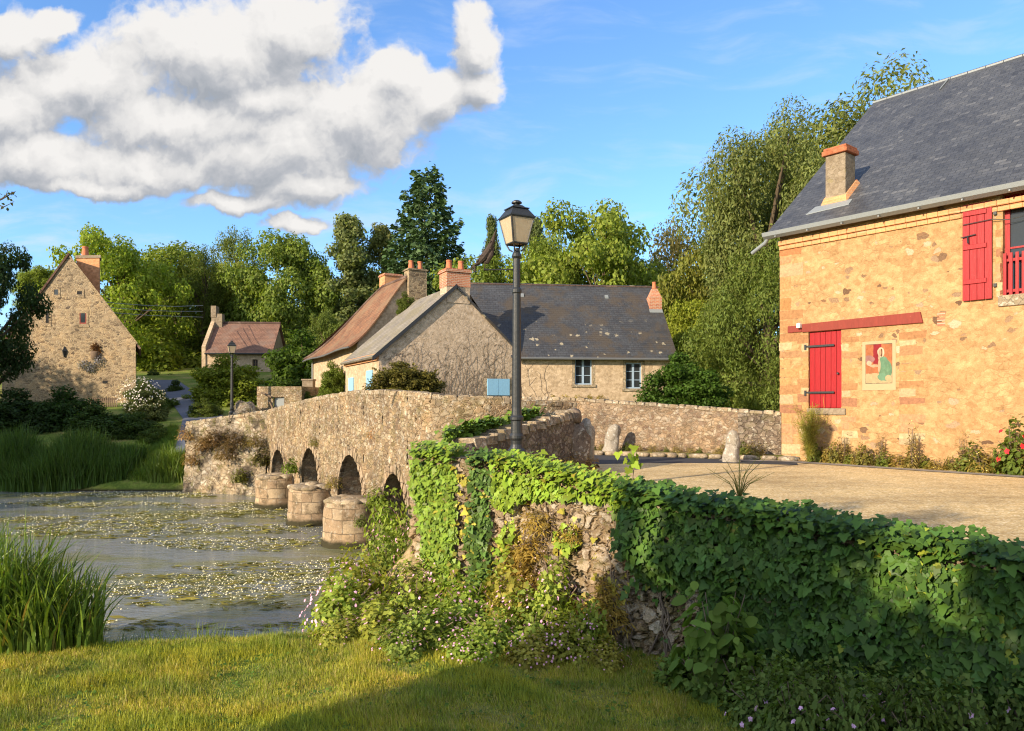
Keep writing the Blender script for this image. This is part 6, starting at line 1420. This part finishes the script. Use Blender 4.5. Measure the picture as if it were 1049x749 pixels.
def plant(kind, loc, sc, label, name, cat, group, color, fcolor=(.55, .28, .50), rot=0.0):
    r = thing(name, label, cat, loc, group)
    if kind not in PROTO:
        V, fl_, st, k = PLANTS[kind]; a = cards('leaves', V, k, M['leaf'], None); b = cards('flowering_foliage', fl_, 4, M['petal'], None) if fl_ is not None else None; c = st.build('stems', M['stem'], None) if st.v else None; obs = [o for o in (a, b, c) if o]; PROTO[kind] = [(o.name.split('.')[0], o.data) for o in obs]
    else: obs = [link(bpy.data.objects.new(nm, me)) for nm, me in PROTO[kind]]
    for o in obs:
        nm = o.name.split('.')[0]; o.parent = r; o.scale = sc if hasattr(sc, '__len__') else (sc, sc, sc); o.rotation_euler[2] = rot; o.color = (*(fcolor if nm == 'flowering_foliage' else color), 1)
    return r
PLANTS = {'geranium': plant_mesh(1, 1500, .5, .5, LEAF4, 4, .085, 60, .021), 'geranium2': plant_mesh(2, 1500, .5, .5, LEAF4, 4, .075, 75, .020),
          'geranium3': plant_mesh(8, 1300, .5, .5, LEAF4, 4, .085, 12, .034), 'weed': plant_mesh(3, 420, .25, .42, LEAF4, 4, .085, 0), 'spire': plant_mesh(4, 360, .12, .75, LONG4, 4, .10, 14, .015, upr=.9),
          'bigleaf': plant_mesh(5, 330, .42, .85, OVAL, 8, .17, 0), 'dryweed': plant_mesh(6, 420, .3, .45, LONG4, 4, .13, 16, .014, upr=.9), 'rose': plant_mesh(7, 560, .38, .8, LEAF4, 4, .11, 13, .055)}
rnd = random.Random(9)
# mound of wild geranium against the foot of the wall
spots = [(352, 640, 10.9, 1.15), (365, 612, 11.6, 1.1), (395, 590, 12.6, 1.1), (390, 660, 10.3, 1.0), (425, 625, 11.3, 1.15), (440, 668, 9.9, 1.0), (460, 600, 11.6, 1.0), (480, 640, 10.6, 1.1), (505, 672, 9.7, .95), (520, 630, 10.4, 1.0), (545, 655, 9.9, 1.0), (565, 620, 10.2, .85), (580, 675, 9.5, .85), (412, 690, 9.5, .75), (350, 675, 10.1, .8), (600, 650, 9.7, .7), (420, 570, 12.6, .9), (545, 690, 9.3, .7), (480, 690, 9.4, .75), (400, 545, 13.6, .9), (620, 690, 9.2, .6)]
for i, (px, py, Y, s_) in enumerate(spots):
    p = P(px, py, Y); g = max(hgt(p.x, Y), -3.5); hh = max(.35, p.z + .62 * s_ - g)
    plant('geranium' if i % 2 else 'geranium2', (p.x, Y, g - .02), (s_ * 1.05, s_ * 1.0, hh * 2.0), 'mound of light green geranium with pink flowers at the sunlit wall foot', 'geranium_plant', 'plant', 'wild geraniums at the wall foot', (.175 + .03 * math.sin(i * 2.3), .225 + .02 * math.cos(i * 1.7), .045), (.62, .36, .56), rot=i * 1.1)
for i in range(16):
    px = 780 + i * 19 + rnd.uniform(-8, 8); Y = 7.05 + .35 * math.sin(i * 2.1) + max(0, (900 - px)) * .003; p = P(px, 735, Y); g = hgt(p.x, Y)
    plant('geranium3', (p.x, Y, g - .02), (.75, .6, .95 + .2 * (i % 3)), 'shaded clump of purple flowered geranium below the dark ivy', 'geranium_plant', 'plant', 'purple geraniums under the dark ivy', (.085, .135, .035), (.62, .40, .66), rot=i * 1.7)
for i in range(12):
    px = 694 + i * 12 + rnd.uniform(-8, 8); Y = 8.55 - i * .09 + .2 * math.sin(i * 1.9); p = P(px, 720, Y); g = hgt(p.x, Y)
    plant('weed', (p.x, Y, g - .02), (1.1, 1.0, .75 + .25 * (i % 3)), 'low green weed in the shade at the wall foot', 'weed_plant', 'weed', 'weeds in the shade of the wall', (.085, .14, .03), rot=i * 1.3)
p = P(735, 640, 8.35); plant('bigleaf', (p.x, 8.35, -3.25), (1.0, .8, 1.45), 'shrub with large oval leaves growing in front of the dark ivy', 'broad_leaved_shrub', 'shrub', None, (.085, .15, .030))
# dry tufts and greenery on the bridge and sunlit wall
for i, (px, py, Y, s_, kd, col) in enumerate(((200, 470, 29.9, 1.3, 'dryweed', (.15, .10, .035)), (222, 449, 29.2, 1.5, 'dryweed', (.08, .055, .025)), (240, 452, 28.8, 1.5, 'dryweed', (.07, .05, .022)), (208, 456, 29.6, 1.4, 'dryweed', (.09, .06, .028)), (268, 470, 28.2, 1.4, 'weed', (.06, .06, .02)), (232, 465, 29.0, 1.4, 'dryweed', (.11, .08, .03)), (262, 452, 28.3, 1.2, 'dryweed', (.12, .10, .035)), (215, 452, 29.4, 1.2, 'dryweed', (.16, .11, .05)), (246, 488, 28.6, 1.1, 'weed', (.09, .10, .025)), (192, 445, 30.0, 1.2, 'dryweed', (.24, .17, .08)), (298, 477, 24.3, 1.0, 'weed', (.10, .15, .022)), (343, 492, 21.2, .8, 'dryweed', (.16, .14, .04)), (386, 512, 18.0, 1.1, 'weed', (.10, .145, .022)), (395, 535, 16.6, 1.5, 'weed', (.085, .13, .022)), (388, 440, 19.0, .9, 'dryweed', (.25, .15, .07)), (322, 450, 22.9, .6, 'dryweed', (.13, .13, .035)), (370, 530, 17.6, .6, 'weed', (.09, .12, .03)))):
    p = P(px, py, Y); plant(kd, (p.x, p.y, p.z - .2), s_, ('dry brown tuft' if kd == 'dryweed' else 'green tuft') + ' rooted in the stones of the old bridge', 'wall_plant', 'wall plant', 'tufts rooted in the bridge masonry' if kd == 'weed' else 'dry tufts rooted in the bridge masonry', col, (.5, .36, .26), rot=i)
for i, (px, py, Y, s_, kd, col) in enumerate(((550, 448, 14.6, .8, 'spire', (.15, .15, .04)), (586, 470, 15.6, .8, 'dryweed', (.20, .15, .07)), (560, 462, 14.5, .8, 'dryweed', (.14, .15, .04)), (598, 478, 16.2, .7, 'dryweed', (.22, .15, .07)))):
    p = P(px, py, Y); plant(kd, (p.x, p.y, YARD_Z), s_ * 1.3, 'wild tuft growing by the dark boulders at the end of the parapet', 'wall_plant', 'wall plant', 'tufts by the dark boulders', col, (.6, .4, .3), rot=i)
# stony sunlit patch: dry yellow tufts
for i in range(16):
    s_ = rnd.uniform(1.9, 3.6); x, y, zt = wall_pt(s_); nn = wall_n(s_); z = rnd.uniform(-2.9, zt - .5)
    plant('dryweed', (x + nn.x * .12, y + nn.y * .12, z - .2), rnd.uniform(.5, .9), 'dry golden tuft clinging to the sunlit stones of the yard wall', 'wall_plant', 'wall plant', 'golden tufts on the yard wall', (.24, .19, .05), (.6, .45, .45), rot=i)
# weeds along the barn foot
for i in range(26):
    t_b = 1.2 + i * .22 + rnd.uniform(-.08, .08); v = barn(t_b, -.14 - rnd.uniform(0, .25), YARD_Z); kd = ('weed', 'dryweed', 'weed', 'spire')[i % 4]
    plant(kd, v, (lambda q: (q, q, q * rnd.uniform(.7, 1.7)))(rnd.uniform(.5, 1.05)), {'weed': 'low leafy weed', 'dryweed': 'straggling yellow weed', 'spire': 'upright flower spire'}[kd] + ' growing along the foot of the barn wall', 'weed_plant', 'weed', {'weed': 'leafy weeds along the barn', 'dryweed': 'straggling weeds along the barn', 'spire': 'flower spires along the barn'}[kd], ((.10, .13, .025), (.20, .17, .045), (.13, .13, .035), (.16, .14, .05))[i % 4], (.7, .6, .2), rot=i)
v = barn(5.55, -.28, YARD_Z); plant('rose', v, (.95, .8, 1.35), 'rose bush with red blooms trained against the barn wall', 'rose_bush', 'rose bush', None, (.075, .115, .022), (.70, .02, .03))
v = barn(4.75, -.25, YARD_Z); plant('rose', v, (.8, .6, .75), 'sprawling flowerless branch of green leaves beside the rose', 'rose_shoot', 'plant', None, (.10, .13, .028), (.10, .13, .03))
def fennel(loc, n, h, spread, label, color, seed, wisps=26):
    r = thing('fennel', label, 'fennel', loc); rg = np.random.default_rng(seed); mb = MB(); V = []
    for k in range(n):
        a = rg.uniform(0, 6.28); q = rg.uniform(.1, 1) * spread; hh = h * rg.uniform(.55, 1); b = Vector(loc); tip = b + Vector((math.cos(a) * q, math.sin(a) * q, hh)); m = b + Vector((math.cos(a) * q * .3, math.sin(a) * q * .3, hh * .55)); mb.tube([b, m, tip], [.007, .005, .002], 4, False)
        u = rg.uniform(.15, 1, wisps); p = np.array([list(b.lerp(m, x * 1.8) if x < .55 else m.lerp(tip, (x - .55) / .45)) for x in u]); V.append(leafcloud(np.array([(-.015, 0, 0), (.015, 0, 0), (.02, .6, 0), (0, 1, 0)]), p, rdir(rg, wisps), rdir(rg, wisps) + np.array([0, 0, .5]), h * .16 * rg.uniform(.5, 1.2, wisps)))
    mb.build('stems', M['leaf'], r, color=color); cards('fronds', np.concatenate(V), 4, M['leaf'], r, color)
v = barn(1.05, -.35, YARD_Z); fennel(v, 60, 1.55, .48, 'bushy yellow green fennel in front of the red hatch', (.19, .20, .045), 3, 40)
p = P(757, 503, 9.1); fennel((p.x, p.y, -1.15), 16, .55, .42, 'wispy thin fennel sprouting from the top of the dark ivy', (.14, .15, .05), 4, 20)
p = P(648, 492, 9.9); sp_ = thing('vine_shoot', 'young bright vine shoot standing up from the sunlit ivy', 'vine', p); mb = MB(); mb.tube([p, p + Vector((.02, 0, .2)), p + Vector((-.02, 0, .42))], [.008, .006, .003], 5); mb.build('stem', M['stem'], sp_)
rg = np.random.default_rng(2); pp = np.array([tuple(p + Vector((rg.normal() * .07, rg.normal() * .07, rg.uniform(.1, .46)))) for _ in range(16)]); cards('leaves', leafcloud(IVY, pp, rdir(rg, 16) + np.array([0, -1, .4]), rdir(rg, 16), .11 * rg.uniform(.6, 1.2, 16)), 10, M['leaf'], sp_, (.16, .24, .03))
# plants along the verge and the foot of the roadside wall
for i in range(14):
    u = i / 14 + rnd.uniform(-.02, .02); v = Vector((2.4, 22.35, YARD_Z + .1)).lerp(Vector((6.9, 19.6, YARD_Z + .1)), u)
    plant('dryweed' if i % 3 else 'weed', v, rnd.uniform(.35, .6) + (.35 if i > 10 else 0), ('dry' if i % 3 else 'green') + ' tuft on the verge at the foot of the roadside wall', 'verge_plant', 'plant', ('dry' if i % 3 else 'green') + ' tufts on the verge', (.17, .15, .05) if i % 3 else (.09, .12, .03), (.6, .5, .3), rot=i)
for i in range(5):
    v = fB(1.9 + i * .55, -.2, ezB * 0 + z_on(409, HB0.y) - .25); plant('weed', v, 1.0, 'yellow green creeping weed at the foot of the cream cottage wall', 'creeping_weed', 'weed', 'creeping weeds by the cottage', (.20, .18, .03), rot=i)
# grass tufts where the yard meets the wall
for i in range(8):
    s_ = WLEN * (.80 + .2 * i / 8) - 1.6; x, y, zt = wall_pt(s_); nn = wall_n(s_); plant('dryweed', (x - nn.x * .45, y - nn.y * .45, YARD_Z), rnd.uniform(.3, .5), 'dry grass tuft at the kerb of the gravel yard', 'grass_tuft', 'grass', 'dry tufts at the yard kerb', (.17, .13, .05), (.4, .3, .2), rot=i)

# ------------------------------------------------------------------ water crowfoot on the river
rg = np.random.default_rng(99)
n = 75000; x = rg.uniform(-19, -1.5, n); y = rg.uniform(11.0, 30.0, n); ins, d = inside_dist(x, y, RIVER)
f = np.array([mnoise.noise(Vector((a * .16, b * .62, 3.3))) + .5 * mnoise.noise(Vector((a * .5, b * 1.6, 8.1))) + .35 * mnoise.noise(Vector((a * 1.6, b * 3.4, 1.1))) for a, b in zip(x, y)])
k = ins & (d > .3) & (f > .16 + .25 * (y < 12.3) + np.where(y > 17, -.12, 0)) & (np.abs(x) < .72 * y) & (rg.uniform(0, 1, n) < np.clip(.15 + f * 1.3, 0, 1) * np.where(y > 17, .55, 1)); x, y = x[k], y[k]; m = len(x)
nr = np.stack([rg.normal(size=m) * .3, rg.normal(size=m) * .3 - .35, np.ones(m)], -1); pos = np.stack([x, y, np.full(m, WATER_Z + .03)], -1) + rg.uniform(-.015, .03, (m, 1)) * np.array([0, 0, 1])
tag(cards('water_crowfoot', leafcloud(LEAF4 * np.array([1.3, 1, 1]), pos, nr, rdir(rg, m), rg.uniform(.014, .036, m) * (1 + .02 * (y - 11))), 4, M['petal'], None, (.66, .63, .46)), 'small white water crowfoot flowers drifting on the river', 'flowers', kind='stuff')
n = 19000; x = rg.uniform(-19, -1.5, n); y = rg.uniform(11.5, 29.5, n); ins, d = inside_dist(x, y, RIVER); f = np.array([mnoise.noise(Vector((a * .16, b * .62, 3.3))) + .5 * mnoise.noise(Vector((a * .5, b * 1.6, 8.1))) for a, b in zip(x, y)])
k = ins & (d > .4) & (f > .10) & (np.abs(x) < .72 * y); x, y = x[k], y[k]; m = len(x)
tag(cards('water_weed', leafcloud(LONG4 * np.array([1.2, 1, 1]), np.stack([x, y, np.full(m, WATER_Z + .012)], -1), np.stack([rg.normal(size=m) * .15, rg.normal(size=m) * .15, np.ones(m)], -1), np.stack([np.ones(m), rg.normal(size=m) * .3, np.zeros(m)], -1), rg.uniform(.12, .4, m)), 4, M['blade'], None, (.14, .145, .035)), 'olive green trailing water weed under the white flowers', 'water weed', kind='stuff')
# wall ornament on the rubble gable: a little basket between two grey cushions of dried flowers
wp = thing('wall_planter', 'brown basket and grey blue dried flowers hung low on the rubble gable', 'planter', P(94, 368, 45.6))
mb = MB(); c = P(98, 361, 45.7); mb.lathe([(.12, -.5), (.26, -.35), (.30, -.05), (.26, .05)], c, 12); mb.build('basket', M['wood'], wp, smooth=True)
rg = np.random.default_rng(13); c = np.array(P(98, 358, 45.65)); e = rdir(rg, 240); e[:, 1] = -np.abs(e[:, 1]) * .6; cards('dry_leaves', leafcloud(LEAF4, c + e * np.array([.36, .3, .5]) * rg.uniform(.4, 1.05, (240, 1)), e + rdir(rg, 240) * .5, rdir(rg, 240), rg.uniform(.08, .16, 240)), 4, M['leaf'], wp, (.10, .055, .03))
rg = np.random.default_rng(12)
for (px, py, r_) in ((86, 374, .42), (101, 371, .48), (93, 378, .34)):
    c = np.array(P(px, py, 45.65)); n = 260; e = rdir(rg, n); e[:, 1] = -np.abs(e[:, 1]) * .5; cards('flower_cushion', leafcloud(LEAF4, c + e * r_ * rg.uniform(.5, 1, (n, 1)), e + rdir(rg, n) * .5, rdir(rg, n), rg.uniform(.06, .12, n)), 4, M['petal'], wp, (.20, .20, .24))
# bushes that close the view round the climbing lane
for i, (px, pt, pb, w, Y, c, lab) in enumerate(((184, 350, 412, 84, 68, (.055, .09, .016), 'broad green bush closing the slope above the lane'), (172, 380, 418, 44, 58, (.04, .07, .014), 'dark green bush across the upper bend of the lane'), (176, 384, 425, 34, 50, (.035, .06, .013), 'dark bush hiding the top of the climbing lane'), (198, 388, 425, 50, 56, (.05, .085, .016), 'dark green bush above the bend of the lane'), (222, 378, 425, 56, 54, (.08, .12, .02), 'light green bush in front of the brown roofed cottage wall'), (262, 384, 425, 60, 50, (.05, .085, .018), 'dark low bush behind the ruined outhouse'), (152, 372, 425, 46, 57, (.03, .055, .012), 'shaded bush between the rubble house and the lane'), (190, 402, 428, 34, 47, (.045, .08, .016), 'low round bush at the inner side of the lane'), (292, 386, 420, 60, 47, (.05, .09, .016), 'bush peeping over the wall of the outhouse'))):
    S('bush%d' % (i % 2), px, pt, pb, w, Y, c, lab, rot=i * 1.9 + .3, trunk=.06)
# straggling seed-headed tufts in the lawn
rg = np.random.default_rng(31)
for i, (px, py, Y) in enumerate(((92, 712, 8.4), (130, 722, 8.1), (40, 705, 8.7), (250, 735, 7.7), (320, 690, 9.1), (15, 735, 7.8), (180, 690, 9.0))):
    x = (px - 524.5) / F * Y; n = 46; bx_ = x + rg.normal(size=n) * .07; by_ = Y + rg.normal(size=n) * .07; base = np.stack([bx_, by_, height(bx_, by_)], -1)
    r = thing('grass_tuft', 'taller straw tipped tuft standing out of the mown bank grass', 'grass', (x, Y, hgt(x, Y)), 'tall tufts in the near lawn')
    cards('foliage', blades(rg, base, rg.uniform(.10, .24, n), rg.uniform(.1, .6, n), rg.uniform(.003, .006, n), 3), 4, M['blade'], r, (.20, .21, .05))
n = 420; x = rg.uniform(-7, 3, n); y = rg.uniform(7, 11, n); z = height(x, y); k = (z > -3.3) & (np.abs(x) < .72 * y); x, y, z = x[k], y[k], z[k]; W = []
for j in range(5):
    m = len(x); W.append(leafcloud(LEAF4 * np.array([1.6, 1, 1]), np.stack([x + rg.normal(size=m) * .05, y + rg.normal(size=m) * .05, z + .03], -1), np.stack([rg.normal(size=m) * .4, rg.normal(size=m) * .4 - .2, np.ones(m)], -1), rdir(rg, m), rg.uniform(.025, .055, m)))
tag(cards('clover', np.concatenate(W), 4, M['leaf'], None, (.06, .12, .022)), 'flat dark green clover leaves scattered in the lawn', 'clover', kind='stuff')
